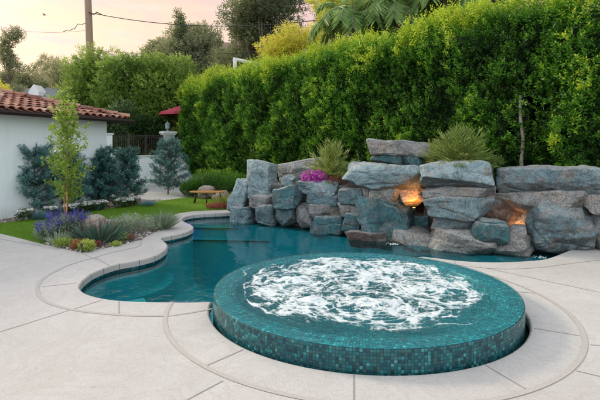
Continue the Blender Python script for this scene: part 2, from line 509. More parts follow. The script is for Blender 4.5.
a0 = math.radians(181.5); a1 = math.radians(58)
cir = lambda a, r: (SC[0] + r * math.cos(a), SC[1] + r * math.sin(a))
left_px = [(190, 302.6), (165, 302.5), (140, 302), (120, 301), (103, 299), (88, 295.3), (80, 291), (78, 286), (83, 279.5), (94, 272), (115, 264.5), (139, 260), (155, 255.5),
           (164.5, 249.6), (166.4, 245), (163.5, 241.6), (160.5, 239), (163, 237), (172, 235.4), (184, 232.6), (191.8, 229), (191.8, 225.8), (186, 222.8), (181.5, 220.2), (183, 217.6), (190, 215.4), (205, 213.8), (232, 212.6)]
edge_left = [cir(a0, SR + SG)] + [G(*p) for p in left_px]
L1 = catmull(edge_left, 5)
back = [(-.9, 12.3), (.3, 11.6), (1.6, 10.6), (2.6, 9.7), (3.6, 9.1), (4.5, 8.7), (4.9, 8.2)]
right = [(4.6, 7.72), G(549, 258.6), G(530, 261), G(506, 262.3), G(480, 262.2), G(455, 260.6), G(430, 257.6), (1.90, 7.22), (1.72, 6.98), cir(a1, SR + SG)]
L2 = catmull(right, 5)
arc = []
k = 72
for i in range(1, k):
    a = a1 + (a0 - 2 * PI - a1) * i / k
    arc.append(cir(a, SR + SG))
hole = L1 + back + L2 + arc


def clean(poly, eps=.012):
    out = []
    for p in poly:
        if not out or math.dist(p, out[-1]) > eps: out.append(p)
    if math.dist(out[0], out[-1]) < eps: out.pop()
    return out


hole = clean(hole)


def area(p): return .5 * sum(p[i][0] * p[(i + 1) % len(p)][1] - p[(i + 1) % len(p)][0] * p[i][1] for i in range(len(p)))


if area(hole) < 0: hole.reverse()


def sheet(polys, z, up=True):
    vl = [[Vector((x, y, 0)) for x, y in p] for p in polys]
    tris = tessellate_polygon(vl)
    flat = [v for l in vl for v in l]
    vs = [(v.x, v.y, z) for v in flat]; fs = []
    for t in tris:
        a, b, c = [flat[i] for i in t]
        cr = (b - a).cross(c - a).z
        if abs(cr) < 1e-10: continue
        fs.append(tuple(t) if (cr > 0) == up else tuple(reversed(t)))
    return vs, fs


def offset(poly, d):                            # to the left of travel = into a CCW polygon
    n = len(poly); out = []
    for i in range(n):
        p0, p1, p2 = poly[i - 1], poly[i], poly[(i + 1) % n]
        t = np.array([p2[0] - p0[0], p2[1] - p0[1]]); t /= np.linalg.norm(t) + 1e-9
        out.append((p1[0] - t[1] * d, p1[1] + t[0] * d))
    return out


deck_outer = [G(47, 245), G(62, 248.3), G(80, 252.5), G(102, 249), G(122, 244.5), G(140, 240), G(155, 232), G(168, 227.5), G(175, 223.5), G(174, 219), G(171, 216.5), G(177, 213.6), G(193, 211.2), G(233, 209.6),
              (-.6, 13.0), (2.2, 11.5), (4.4, 9.9), (7, 9.4), (30, 9.4), (30, -12), (-30, -12), (-30, 26.2)]
deck_outer = [tuple(p) for p in deck_outer]
v, f = sheet([deck_outer, hole], 0)
deck = link('deck', mesh(v, f), M['concrete'])
tag(deck, kind='structure')
# deck skirt towards the lawn and the bed
mb = MB()
for i in range(14):
    a, b = deck_outer[i], deck_outer[(i + 1)]
    mb.add([(a[0], a[1], 0), (b[0], b[1], 0), (b[0], b[1], -.2), (a[0], a[1], -.2)], [(0, 1, 2, 3)])
tag(mb.build('deck_edge', M['concrete']), kind='structure')


def sweep(poly, prof, mat, name, smooth=False, uv=None, rng_=None):
    n = len(poly); vs = []; fs = []
    rings = [offset(poly, d) for d, z in prof]
    for (d, z), r in zip(prof, rings):
        vs += [(x, y, z) for x, y in r]
    m = len(prof)
    idx = range(n) if rng_ is None else rng_
    for j in range(m - 1):
        for i in idx:
            i2 = (i + 1) % n
            fs.append((j * n + i, j * n + i2, (j + 1) * n + i2, (j + 1) * n + i))
    me = mesh(vs, fs, smooth)
    if uv:
        cum = [0]
        for i in range(n): cum.append(cum[-1] + math.dist(poly[i], poly[(i + 1) % n]))
        ul = me.uv_layers.new(name='tile'); k = 0
        for j in range(m - 1):
            for i in idx:
                for (jj, ii) in ((j, i), (j, i + 1), (j + 1, i + 1), (j + 1, i)):
                    ul.data[k].uv = (cum[ii], prof[jj][1]); k += 1
    return link(name, me, mat)


# the coping nose, waterline tiles and basin shell
n = N('coping_nose'); o = n.n('UVMap', _uv_map='tile').outputs[0]
sx = n.n('SeparateXYZ', Vector=o).outputs[0]
fr_ = n.math('FRACT', n.math('MULTIPLY', sx, 1 / .31))
ln = n.ramp(fr_, [(0, 1.), (.035, 1.), (.05, 0.)])
fi = n.noise(n.obj(), 90, 4, .7)
c_ = n.mix(fi, (.36, .335, .31), (.50, .475, .45)); c_ = n.mix(ln, c_, (.13, .12, .11))
M['nose'] = n.done(n.principled(c_, .8, n.bump(fi, .4, .006)))
WZ = -.118
tag(sweep(hole, [(0, 0), (.012, -.004), (.02, -.014), (.022, -.085), (0.0, -.09)], M['nose'], 'pool_coping', False, True), kind='structure')
tag(sweep(hole, [(0.0, -.09), (0.0, -.20)], M['waterline'], 'waterline_tile', False, True), kind='structure')
mbp = sweep(hole, [(0.0, -.20), (0.03, -1.2), (.3, -1.6)], M['plaster'], 'pool_wall')
tag(mbp, kind='structure')
v, f = sheet([offset(hole, .0)], -1.58)
tag(link('pool_floor', mesh(v, f), M['plaster']), kind='structure')
spa_out = [cir(2 * PI * i / 96, SR + .003) for i in range(96)]
v, f = sheet([offset(hole, -.002), spa_out], WZ)
me = mesh(v, f)
tag(link('pool_water', me, M['water']), kind='structure')


def clip(poly, nx, ny, c):                      # keep nx*x+ny*y > c
    out = []
    for i in range(len(poly)):
        a, b = poly[i], poly[(i + 1) % len(poly)]
        da = nx * a[0] + ny * a[1] - c; db = nx * b[0] + ny * b[1] - c
        if da >= 0: out.append(a)
        if (da > 0) != (db > 0):
            t = da / (da - db); out.append((a[0] + (b[0] - a[0]) * t, a[1] + (b[1] - a[1]) * t))
    return clean(out, .004)


SHELF = plain('shelf_plaster', (.10, .45, .49), .7, .2, 8)
# alcove shelf and steps at the far end: three treads going down
for j, (c, zt) in enumerate(((11.40, -.30), (10.95, -.52))):
    pl = clip(offset(hole, .004), .10, 1, c)
    v, f = sheet([pl], zt); mb = MB(); mb.add(v, f)
    xs = [(p[0], p[1]) for p in pl if abs(.10 * p[0] + p[1] - c) < 1e-3]
    x0 = min(xs); x1 = max(xs)
    mb.add([(x0[0], x0[1], zt), (x1[0], x1[1], zt), (x1[0], x1[1], -1.6), (x0[0], x0[1], -1.6)], [(0, 3, 2, 1)])
    mb.build('pool_step', SHELF if j == 0 else M['plaster'])['kind'] = 'structure'
    mb = MB()
    dx, dy = x1[0] - x0[0], x1[1] - x0[1]; L = math.hypot(dx, dy)
    mb.box((x0[0] + x1[0]) / 2, (x0[1] + x1[1]) / 2 - .03, zt + .004, L, .06, .02, math.atan2(dy, dx))
    mb.build('step_trim', M['iron'])['kind'] = 'structure'
# long bench under the near-left coping, with a lower step at its end
ring = [G(*p) for p in left_px[7:15]]
ring = catmull(ring, 5)
inner = []
for i, p in enumerate(ring):
    a, b = ring[max(i - 1, 0)], ring[min(i + 1, len(ring) - 1)]
    t = np.array([b[0] - a[0], b[1] - a[1]]); t /= np.linalg.norm(t)
    nrm_ = np.array([t[1], -t[0]])
    w_ = .26 * math.sin(PI * min(1, (i + 4) / (len(ring) + 3))) ** .5
    inner.append((p[0] + nrm_[0] * w_, p[1] + nrm_[1] * w_))
vs = []; fs = []
nR = len(ring)
vs = [(x, y, -.48) for x, y in ring] + [(x, y, -.48) for x, y in inner] + [(x, y, -1.6) for x, y in inner]
for i in range(nR - 1):
    fs.append((i, i + 1, nR + i + 1, nR + i)); fs.append((nR + i, nR + i + 1, 2 * nR + i + 1, 2 * nR + i))
tag(link('pool_bench', mesh(vs, fs), M['plaster']), kind='structure')
mb = MB()
sp = G(118, 291, WZ)
mb.box(sp[0] - .1, sp[1] + .50, -.90, .55, .26, .9, .5); mb.box(sp[0] - .0, sp[1] + .26, -1.02, .55, .26, .9, .5)
tag(mb.build('pool_entry_step', plain('pale_step_plaster', (.42, .62, .62), .7)), kind='structure')

# ground, with the deck sitting over it
far = [(-600, -300), (600, -300), (600, 900), (-600, 900)]
gh = offset(deck_outer if area(deck_outer) > 0 else deck_outer[::-1], .12)
v, f = sheet([far, gh], -.035)
tag(link('ground', mesh(v, f), M['soil']), kind='structure')


# ---------------------------------------------------------------- deck joints
def ribbon(pts, w, z, mat, name='deck_joint'):
    pts = [np.array(p, float) for p in pts]; vs = []; fs = []
    for i, p in enumerate(pts):
        t = pts[min(i + 1, len(pts) - 1)] - pts[max(i - 1, 0)]; t /= np.linalg.norm(t) + 1e-9
        nx, ny = -t[1], t[0]
        vs += [(p[0] + nx * w / 2, p[1] + ny * w / 2, z), (p[0] - nx * w / 2, p[1] - ny * w / 2, z)]
    for i in range(len(pts) - 1):
        fs.append((2 * i, 2 * i + 1, 2 * i + 3, 2 * i + 2))
    o = link(name, mesh(vs, fs), mat); tag(o, kind='structure'); return o


g = lambda *l: [G(*p) for p in l]
bandA = catmull(g((141, 241), (139, 246), (128, 249), (110, 253), (93, 258), (72, 264), (55, 271.5), (43, 279), (37.5, 287), (40, 297), (51, 304), (76, 310.5), (119, 315), (150, 316), (169, 316)), 6)
ribbon(bandA, .042, .0035, M['jointband'])
ringp = [cir(math.radians(a), 2.13) for a in np.linspace(181.5, 412, 90)]
ribbon(ringp, .042, .0045, M['jointband'])
ribbon(catmull(g((212, 309), (190, 313), (169, 316)), 5), .03, .0035, M['jointband'])
ribbon(catmull(g((432, 262), (455, 265), (500, 269), (540, 267.5), (570, 263.5), (600, 260), (640, 256)), 5), .02, .0035, M['jointband'])
for seg in [((243, 350), (204, 367)), ((354, 374.5), (354, 404)), ((223, 381), (150, 420)), ((484, 364.5), (527, 390)), ((534, 328.5), (580, 336)), ((576, 371), (640, 386)),
            ((517, 292), (537, 293.5)), ((480, 267), (640, 301)), ((0, 332), (103, 300)), ((42, 287), (77, 283)), ((80, 252.5), (97, 260)),
            ((46, 247), (-60, 229)), ((455, 260.8), (455, 265)), ((119, 301), (119, 315)), ((110, 266), (96, 258)), ((590, 345), (700, 352))][:]:
    ribbon(g(*seg), .010, .0025, M['joint'])

# ---------------------------------------------------------------- lawn, beds, path
lawn_pts = [G(49, 246.2), (-6.7, 9.75), (-7.05, 10.35), (-4.05, 16.4), (-3.0, 17.0), (-1.6, 15.6), (-1.3, 12.9), (-2.2, 12.85)] + g((231, 209.7), (193, 211.3), (177, 213.8), (171.5, 216.5), (174, 219), (174, 223), (168, 227.5), (155, 232), (140, 240)) + [G(80, 252)]
v, f = sheet([lawn_pts], -.012)
tag(link('lawn', mesh(v, f), M['lawn']), kind='structure')
bed_pts = g((46.5, 245.6), (62, 248.8), (80, 253), (102, 249.6), (122, 245.1), (141, 240.4), (155, 232.3), (168, 227.7), (175, 223.7), (174, 219.0), (168, 216.8), (158, 220), (140, 221), (110, 223), (75, 229), (42, 239))
v, f = sheet([bed_pts], -.004)
tag(link('planting_bed', mesh(v, f), M['gravel']), kind='structure')
strip = [(-7.9, 9.6), (-6.9, 9.6), (-6.95, 10.35), (-4.25, 15.75), (-4.0, 17.6), (-5.9, 17.2), (-8.6, 11.8)]
v, f = sheet([strip], -.006)
tag(link('wall_planting_strip', mesh(v, f), M['gravel']), kind='structure')
M['path'] = plain('pale_path_concrete', (.42, .43, .42), .85, .12, 6)
v, f = sheet([[(-5.9, 15.9), (-4.6, 15.2), (-3.1, 18.0), (-3.3, 23), (-8, 21), (-8, 17)]], .004)
tag(link('path', mesh(v, f), M['path']), kind='structure')


def inpoly(P, poly):
    x, y = P[:, 0], P[:, 1]; ins = np.zeros(len(P), bool); n = len(poly); j = n - 1
    for i in range(n):
        xi, yi = poly[i]; xj, yj = poly[j]
        c = ((yi > y) != (yj > y)) & (x < (xj - xi) * (y - yi) / (yj - yi + 1e-12) + xi)
        ins ^= c; j = i
    return ins


Q = rng.random((170000, 2)) * np.array([6.2, 9.5]) + np.array([-7.3, 8.0])
Q = Q[inpoly(Q, lawn_pts) & ~inpoly(Q, bed_pts)]
nq = len(Q)
Pq = np.column_stack([Q, np.full(nq, -.012)])
Dq = np.column_stack([rng.normal(size=(nq, 2)) * .45, np.ones(nq)])
tt = .45 + .3 * fbm(Pq, .8, 3) + rng.random(nq) * .1
tag(link('grass', leafmesh(Pq, Dq, .032 + .02 * rng.random(nq), .006, tt, fold=.1), M['grass']), 'short bright green artificial grass covering the lawn', 'grass', kind='stuff')
# loose pebbles in the beds
mb = MB()
for poly, cnt, box in ((bed_pts, 900, (-5.2, -2.7, 7.4, 12)), (strip, 900, (-8.5, -4, 9.6, 15.6))):
    Q = rng.random((cnt * 3, 2)) * np.array([box[1] - box[0], box[3] - box[2]]) + np.array([box[0], box[2]])
    Q = Q[inpoly(Q, poly)][:cnt]
    for (x, y) in Q:
        r = random.uniform(.012, .035); a = random.random() * 3
        vs = [(x + r * math.cos(a + t) * random.uniform(.7, 1.2), y + r * math.sin(a + t) * random.uniform(.7, 1.2), .0) for t in (0, 1.2, 2.5, 3.8, 5.1)]
        vs += [(x + (p[0] - x) * .6, y + (p[1] - y) * .6, r * .8) for p in vs]
        mb.add(vs, [(0, 1, 6, 5), (1, 2, 7, 6), (2, 3, 8, 7), (3, 4, 9, 8), (4, 0, 5, 9), (5, 6, 7, 8, 9)])
M['pebble'] = None
n = N('pebble'); r = n.n('NewGeometry').outputs['Random Per Island']
M['pebble'] = n.done(n.principled(n.ramp(r, [(0, (.14, .11, .10)), (.4, (.34, .27, .24)), (.7, (.5, .44, .4)), (1, (.62, .6, .57))]), .8))
tag(mb.build('gravel', M['pebble']), 'loose mixed pebbles scattered over the planting beds', 'gravel', kind='stuff')

# ---------------------------------------------------------------- the raised spa
spa = thing('spa', 'raised round bubbling spa clad in small dark teal glass mosaic, overflowing its rim', 'spa', (SC[0], SC[1], 0))
TOP = .175


def lathe_uv(prof, seg, mat, name, parent, radial=False):
    vs = []; fs = []; uvs = []
    for (r, z) in prof:
        for k in range(seg):
            a = 2 * PI * k / seg; vs.append((r * math.cos(a), r * math.sin(a), z))
    cum = [0]
    for i in range(len(prof) - 1): cum.append(cum[-1] + math.dist(prof[i], prof[i + 1]))
    nt = round(2 * PI * SR / .0265)
    for i in range(len(prof) - 1):
        for k in range(seg):
            k2 = (k + 1) % seg
            fs.append((i * seg + k, i * seg + k2, (i + 1) * seg + k2, (i + 1) * seg + k))
            u0 = k / seg * nt * .0265; u1 = (k + 1) / seg * nt * .0265
            uvs += [(u0, cum[i] + .003), (u1, cum[i] + .003), (u1, cum[i + 1] + .003), (u0, cum[i + 1] + .003)]
    me = mesh(vs, fs, True)
    ul = me.uv_layers.new(name='tile')
    for i, uv in enumerate(uvs): ul.data[i].uv = uv
    return link(name, me, mat, parent)


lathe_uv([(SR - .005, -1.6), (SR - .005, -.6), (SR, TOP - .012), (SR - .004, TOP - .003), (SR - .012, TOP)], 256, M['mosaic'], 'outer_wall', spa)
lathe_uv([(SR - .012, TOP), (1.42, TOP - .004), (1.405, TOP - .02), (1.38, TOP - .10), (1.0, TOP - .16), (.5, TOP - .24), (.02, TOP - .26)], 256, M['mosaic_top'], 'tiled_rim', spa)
# boiling water surface
nr, ns = 250, 600
rr = np.linspace(0, 1, nr) ** .75 * (SR - .004); aa = np.arange(ns) / ns * 2 * PI
RR, AA = np.meshgrid(rr, aa, indexing='ij')
X = RR * np.cos(AA); Y = RR * np.sin(AA)
P_ = np.stack([X, Y, np.zeros_like(X)], -1)
jets = [(-.80, .10, .34), (-.02, -.66, .42), (-.30, .72, .34), (.48, .62, .36), (.74, -.10, .38), (.05, .05, .20), (-.55, -.50, .22)]
zz = np.zeros_like(X); foam = np.zeros_like(X)
wx = X + .13 * fbm(P_, 2.6, 4, 5); wy = Y + .13 * fbm(P_, 2.6, 4, 9)
# streaks drawn out round the jets: noise sampled in coordinates swirled about each jet
best = np.full_like(X, 9.); sw = np.zeros(P_.shape)
for i_, (jx, jy, jr) in enumerate(jets):
    dx_, dy_ = wx - jx, wy - jy; d = np.hypot(dx_, dy_); an = np.arctan2(dy_, dx_)
    q_ = d / jr; k_ = q_ < best
    best = np.where(k_, q_, best)
    c3 = np.stack([np.cos(an) * 1.1 + i_ * 3, np.sin(an) * 1.1, d * 9], -1)
    sw[k_] = c3[k_]
    foam = np.maximum(foam, .24 * np.exp(-(d / (jr * .55)) ** 2))
    zz += .030 * np.exp(-(d / (jr * .42)) ** 2) * (1 + .9 * fbm(P_, 9, 3, 3)) + .005 * np.sin(d * 36) * np.exp(-(d / .5) ** 2)
streak = 1 - np.abs(fbm(sw, 1.5, 5, 21)) * 4.6
lace_ = 1 - np.abs(fbm(np.stack([wx, wy, wx * 0], -1), 3.4, 4, 31)) * 6.5
lace2 = 1 - np.abs(fbm(np.stack([wx * .8, wy * 1.3, wx * 0], -1), 7.5, 4, 37)) * 6
edge_ = np.exp(-((best - 1.25) / .22) ** 2)
foam = foam + .34 * np.clip(streak, 0, 1) + .36 * np.clip(lace_, 0, 1) + .24 * np.clip(lace2, 0, 1) + .12 * edge_ + .12
rad = np.hypot(wx + .03, wy - .02)
rim = np.clip((1.34 - rad + .13 * fbm(P_, 4, 4, 2)) / .14, 0, 1)
foam = foam * rim
rip = 1 - np.abs(np.sin(rad * 17 + 3.2 * fbm(P_, 1.5, 3, 41))) * 2.2
side = np.clip((-.2 * X - Y * .9 - .1), 0, 1) + np.clip(-X - .4, 0, 1)
foam += .62 * np.clip(rip, 0, 1) * np.clip((rad - 1.12) / .12, 0, 1) * np.clip((1.56 - rad) / .12, 0, 1) * np.clip(.55 + 1.3 * fbm(P_, 2.2, 4, 44), 0, 1) * np.clip(side, 0, 1)
zz += .010 * fbm(P_, 6, 4, 1) * np.clip((1.5 - RR) / .3, 0, 1) + .003 * fbm(P_, 14, 3, 6) + .0035 * np.sin(RR * 42 + 5 * fbm(P_, 1.6, 3, 8)) * np.clip((RR - .9) / .3, 0, 1) * np.clip((1.60 - RR) / .15, 0, 1)
zz += .010 * np.clip(foam, 0, 1)
zz *= np.clip((SR - RR) / .10, .12, 1)
ZZ = TOP + .012 + zz
V = np.stack([X, Y, ZZ], -1).reshape(-1, 3)
fs = []
for i in range(nr - 1):
    for k in range(ns):
        k2 = (k + 1) % ns
        fs.append((i * ns + k, (i + 1) * ns + k, (i + 1) * ns + k2, i * ns + k2))
me = mesh(V, fs, True)
at = me.attributes.new('foam', 'FLOAT', 'POINT'); at.data.foreach_set('value', foam.reshape(-1).astype(np.float32))
link('bubbling_water', me, M['foam'], spa)
# droplets thrown up by the jets
mb = MB()
for i in range(1100):
    jx, jy, jr = random.choice(jets)
    x = jx + random.gauss(0, jr * .6); y = jy + random.gauss(0, jr * .6)
    if math.hypot(x, y) > 1.25: continue
    zc = TOP + .035 + abs(random.gauss(0, .03)); r = random.uniform(.0015, .0045)
    mb.add([(x - r, y, zc), (x, y - r, zc), (x + r, y, zc), (x, y + r, zc), (x, y, zc + r), (x, y, zc - r)], [(0, 1, 4), (1, 2, 4), (2, 3, 4), (3, 0, 4), (1, 0, 5), (2, 1, 5), (3, 2, 5), (0, 3, 5)])
o = mb.build('splash', plain('white_spray', (.9, .93, .93), .4, .02), spa); o['kind'] = 'stuff'


# ---------------------------------------------------------------- boulders
def rockmesh(dim, seed, k=9, cuts=8, rough=1.0, n=30, taper=0, warp=1.0):
    r_ = np.random.default_rng(seed)
    lin = np.linspace(-1, 1, n + 1)
    idx = {}; vs = []; fs = []

    def vid(p):
        key = (round(p[0], 4), round(p[1], 4), round(p[2], 4))
        if key not in idx: idx[key] = len(vs); vs.append(p)
        return idx[key]
    for ax in range(3):
        for s in (-1, 1):
            for i in range(n):
                for j in range(n):
                    q = []
                    for (a, b) in ((i, j), (i + 1, j), (i + 1, j + 1), (i, j + 1)):
                        p = [0, 0, 0]; p[ax] = s; p[(ax + 1) % 3] = lin[a]; p[(ax + 2) % 3] = lin[b]
                        q.append(vid(tuple(p)))
                    fs.append(tuple(q) if s > 0 else tuple(reversed(q)))
    p = np.array(vs, float)
    p = p / (np.sum(np.abs(p) ** k, axis=1) ** (1 / k))[:, None]
    co_ = r_.uniform(-1, 1, (2, 2, 2, 3)) * np.array([.15, .12, .17]) * warp
    wgt = (p + 1) / 2
    off_ = np.zeros_like(p)
    for a in (0, 1):
        for b in (0, 1):
            for c in (0, 1):
                ww = (wgt[:, 0] if a else 1 - wgt[:, 0]) * (wgt[:, 1] if b else 1 - wgt[:, 1]) * (wgt[:, 2] if c else 1 - wgt[:, 2])
                off_ += ww[:, None] * co_[a, b, c]
    p = p + off_
    dim = np.array(dim, float)
    # planar cuts make facets
    for c in range(cuts):
        nn = r_.normal(size=3); nn /= np.linalg.norm(nn)
        dd = (np.abs(nn).sum() * .50 + .40) * r_.uniform(.76, 1.0)
        t = p @ nn - dd
        p -= np.clip(t, 0, None)[:, None] * nn * .9
    p[:, 0] *= 1 - taper * p[:, 2]; p[:, 1] *= 1 - taper * .6 * p[:, 2]
    q = p * dim / 2
    nrm = p / np.linalg.norm(p, axis=1, keepdims=True)
    s = float(dim.min())
    off = r_.random(3) * 40
    d = fbm(q + off, 1.9, 3, 1) * .22 * s ** .7 * .55
    st = fbm((q + off) * np.array([1, 1, 2.6]), 1.5, 3, 4)
    d += -.045 * s ** .5 * np.clip(1 - np.abs(st) / .10, 0, 1) * rough * .7
    d += .05 * s ** .5 * (.5 - 2.2 * np.abs(fbm(q + off, 2.6, 5, 7))) * rough * .62
    q = q + nrm * d[:, None]
    return [tuple(x) for x in q], fs


def baseD(px):
    xs = [200, 232, 300, 360, 420, 464, 549, 600, 700]; ds = [11.9, 11.5, 10.35, 9.3, 8.7, 8.04, 7.67, 7.5, 7.3]
    return float(np.interp(px, xs, ds))


def rock(x0, x1, y0, y1, back, depth, mat, label, seed, tilt=0, yaw=-.42, **kw):
    if kw.get('k', 9) > 4.2: kw['k'] = 10
    yaw = yaw + random.uniform(-.09, .09)
    pc = (x0 + x1) / 2; d = baseD(pc) + back
    w = (x1 - x0) * d / F; h = (y1 - y0) * d / F
    wl = max(w * .86, (w - depth * .32) / .92) * 1.14
    v, f = rockmesh((wl, depth, h * 1.08), seed, **kw)
    c = P3(pc, (y0 + y1) / 2, d); c.y += depth / 2; c.x *= (d + depth * .25) / d
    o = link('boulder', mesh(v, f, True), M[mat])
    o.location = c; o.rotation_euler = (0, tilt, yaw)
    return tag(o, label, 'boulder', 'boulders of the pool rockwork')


R = rock
R(244, 277, 161, 197, .25, .62, 'rock_pale', 'tall upright pale slab with a dark hollow, at the left end of the rockwork', 1, .05, k=5, cuts=5)
R(232, 250, 181, 214, .25, .5, 'rock_pale', 'narrow pale boulder leaning against the left end of the rockwork', 2, .25)
R(233, 243, 207, 226, .05, .4, 'rock_pale', 'small pale stone at the far left foot of the rockwork, at the waterline', 3)
R(240, 255, 206, 226, 0, .5, 'rock_blue', 'squarish blue-grey stone second from the left at the waterline', 4)
R(254, 277, 206, 227, 0, .6, 'rock_blue', 'blocky grey waterline stone below the warm brown band of the left rockwork', 5, k=6)
R(253, 277, 194, 208, .18, .6, 'rock_warm', 'brownish flat stone sandwiched under the tall upright boulder', 6, k=6)
R(272, 303, 186, 209, -.28, .5, 'rock_teal', 'wedge-shaped teal boulder jutting out of the left rockwork', 107, -.12, cuts=6, warp=1.6)
R(277, 300, 206, 226, .05, .6, 'rock_blue', 'grey waterline stone directly below the wedge-shaped teal boulder', 8, k=6)
R(298, 318, 206, 228, .1, .6, 'rock_warm', 'warm grey waterline stone below the small reddish brick-coloured stone', 9, k=6)
R(276, 327, 162, 180, 1.0, .6, 'rock_warm', 'long warm grey slab lying behind the left rockwork, rising to the right', 10, -.13, k=5)
R(284, 297, 177, 190, .55, .45, 'rock_pale', 'small pale stone between the upright boulder and the long rear slab', 11)
R(299, 344, 182, 195, .05, .85, 'rock_pale', 'flat pale capstone ledge under the magenta flowers', 12, 0, k=6, cuts=4)
R(299, 312, 193, 202, .22, .5, 'rock_brown', 'small reddish brown stone tucked under the flat pale ledge', 13, k=6)
R(310, 345, 193, 206, .12, .7, 'rock_blue', 'blue-grey course stone just under the flat pale ledge', 14, k=7, cuts=3)
R(312, 346, 204, 220, .1, .7, 'rock_warm', 'grey-brown course stone in the middle rows below the flat ledge', 15, k=7, cuts=3)
R(315, 350, 217, 236, .0, .7, 'rock_teal', 'teal-stained wide stone at the waterline below the flat ledge', 16, k=6, cuts=4)
R(343, 370, 190, 206, .05, .7, 'rock_blue', 'upper blue-grey stone left of the big square teal block', 17, k=6)
R(342, 366, 203, 218, .08, .7, 'rock_warm', 'middle grey-brown stone left of the big square teal block', 18, k=7)
R(345, 366, 215, 238, .0, .7, 'rock_teal', 'lower teal stone left of the big square teal block', 19, k=6)
R(343, 427, 164, 190, -.15, 1.1, 'rock_pale', 'huge pale blue-grey overhanging slab above the waterfall', 20, .02, k=4.5, cuts=8, n=34)
R(372, 431, 141, 157, .35, .9, 'rock_warm', 'warm grey topmost slab of the whole rockwork', 21, .03, k=6, cuts=5, n=28)
R(376, 410, 154, 166, .45, .8, 'rock_teal', 'thin teal stone under the left half of the topmost slab', 22, k=6)
R(407, 430, 153, 167, .40, .8, 'rock_teal', 'dark teal stone under the right end of the topmost slab', 23, k=6)
R(364, 375, 189, 204, .15, .4, 'rock_warm', 'small rounded pale stone on the corner of the big square teal block', 24)
R(373, 404, 186, 203, .12, .6, 'rock_warm', 'grey-brown stone wedged beneath the huge overhanging slab', 25, k=6)
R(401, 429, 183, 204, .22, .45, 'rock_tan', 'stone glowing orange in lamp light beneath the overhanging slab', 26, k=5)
R(360, 411, 201, 240, .0, .8, 'rock_teal', 'big square teal block under the overhanging slab', 27, k=6, cuts=6, n=28)
R(410, 434, 216, 240, .60, .6, 'rock_teal', 'rounded dark teal boulder in the shaded waterfall recess', 28)
R(350, 395, 232, 250, -.12, .6, 'rock_brown', 'low brown ledge stone in the water below the big square teal block', 29, k=5)
R(392, 440, 233, 250, -.05, .7, 'rock_warm', 'low flat ledge stone in the water below the shaded waterfall recess', 30, k=5)
R(424, 499, 161, 190, .05, 1.0, 'rock_pale', 'upper block of the planter rock, holding the spiky shrub', 31, 0, k=7, cuts=4, n=30)
R(429, 499, 186, 201, .13, .9, 'rock_warm', 'warm brown middle band of the planter rock', 32, 0, k=7, cuts=3, n=26)
R(429, 497, 196, 221, .08, .9, 'rock_blue', 'pitted lower block of the planter rock', 33, 0, k=5, cuts=6, n=30, taper=-.08)
R(437, 489, 217, 235, .3, .7, 'rock_blue', 'shaded flat stone directly beneath the planter rock', 34, k=5)
R(475, 512, 220, 246, -.10, .45, 'rock_teal', 'small loose teal boulder resting on the low ledge', 35, .1, k=3, cuts=12)
R(434, 500, 234, 256, -.05, .8, 'rock_warm', 'wide low pinkish ledge stone running along the right waterline', 36, k=4.5)
R(488, 540, 239, 258, .0, .7, 'rock_warm', 'low pale ledge stone beside the large right-hand boulder', 37, k=4.5)
R(506, 612, 168, 196, .15, 1.1, 'rock_blue', 'long layered blue-grey slab topping the right end of the rockwork', 38, -.02, k=6, cuts=5, n=34)
R(504, 588, 192, 214, .2, .9, 'rock_warm', 'warm tan slab beneath the long layered top slab', 39, 0, k=6, cuts=6, n=28)
R(534, 602, 207, 259, -.05, .95, 'rock_blue', 'largest rounded grey boulder at the right, meeting the deck', 40, 0, k=3.6, cuts=9, n=34, yaw=-.1)
R(586, 622, 191, 216, .1, .9, 'rock_warm', 'warm grey stone above the right shoulder of the largest boulder', 41, 0, k=5)
R(598, 660, 212, 262, .0, .9, 'rock_warm', 'brownish boulder cut by the right edge of the picture', 42, 0, k=4)
R(511, 528, 229, 243, .05, .35, 'rock_warm', 'small rounded pale stone between the loose teal boulder and the largest boulder', 43)
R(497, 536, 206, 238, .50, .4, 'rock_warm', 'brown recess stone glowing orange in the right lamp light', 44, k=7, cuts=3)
R(488, 507, 186, 236, .65, .5, 'rock_brown', 'dark upright stone in the gap right of the planter rock', 45, k=6)
R(425, 450, 205, 238, .75, .4, 'rock_brown', 'dark stone deep under the left edge of the planter rock', 46, k=6)
# mortared core behind the facing stones: a lumpy mass following the wall
cpx = [236, 262, 290, 318, 345, 372, 400, 430, 470, 505, 540, 580, 630, 680]
ctop = [.75, .95, .85, .85, .95, 1.25, 1.2, 1.15, 1.2, .75, 1.05, 1.05, 1.05, 1.0]
ns_, nh = 160, 14
vs = []; fs = []
for i in range(ns_ + 1):
    px = 234 + (680 - 234) * i / ns_
    d = baseD(px) + .45 + .75 * max(0, 1 - abs(px - 420) / 17) ** .5 ; t = float(np.interp(px, cpx, ctop))
    row = [((px - 300) * d / F, d, z) for z in np.linspace(-1.5, t, nh)] + [((px - 300) * (d + .9) / F * 1.0, d + .9, t - .05), ((px - 300) * (d + 1.0) / F, d + 1.0, -.1)]
    vs += row
m_ = nh + 2
for i in range(ns_):
    for j in range(m_ - 1):
        fs.append((i * m_ + j, (i + 1) * m_ + j, (i + 1) * m_ + j + 1, i * m_ + j + 1))
vs = np.array(vs); nz_ = fbm(vs, 2.2, 4, 3); vs[:, 1] += nz_ * .16; vs[:, 2] += (fbm(vs, 2, 3, 8) * .06)
o = link('rockwork_backing', mesh(vs, fs, True), M['rock_brown'])
tag(o, 'dark brown mortared mass filling the gaps behind the facing boulders', 'rock wall')

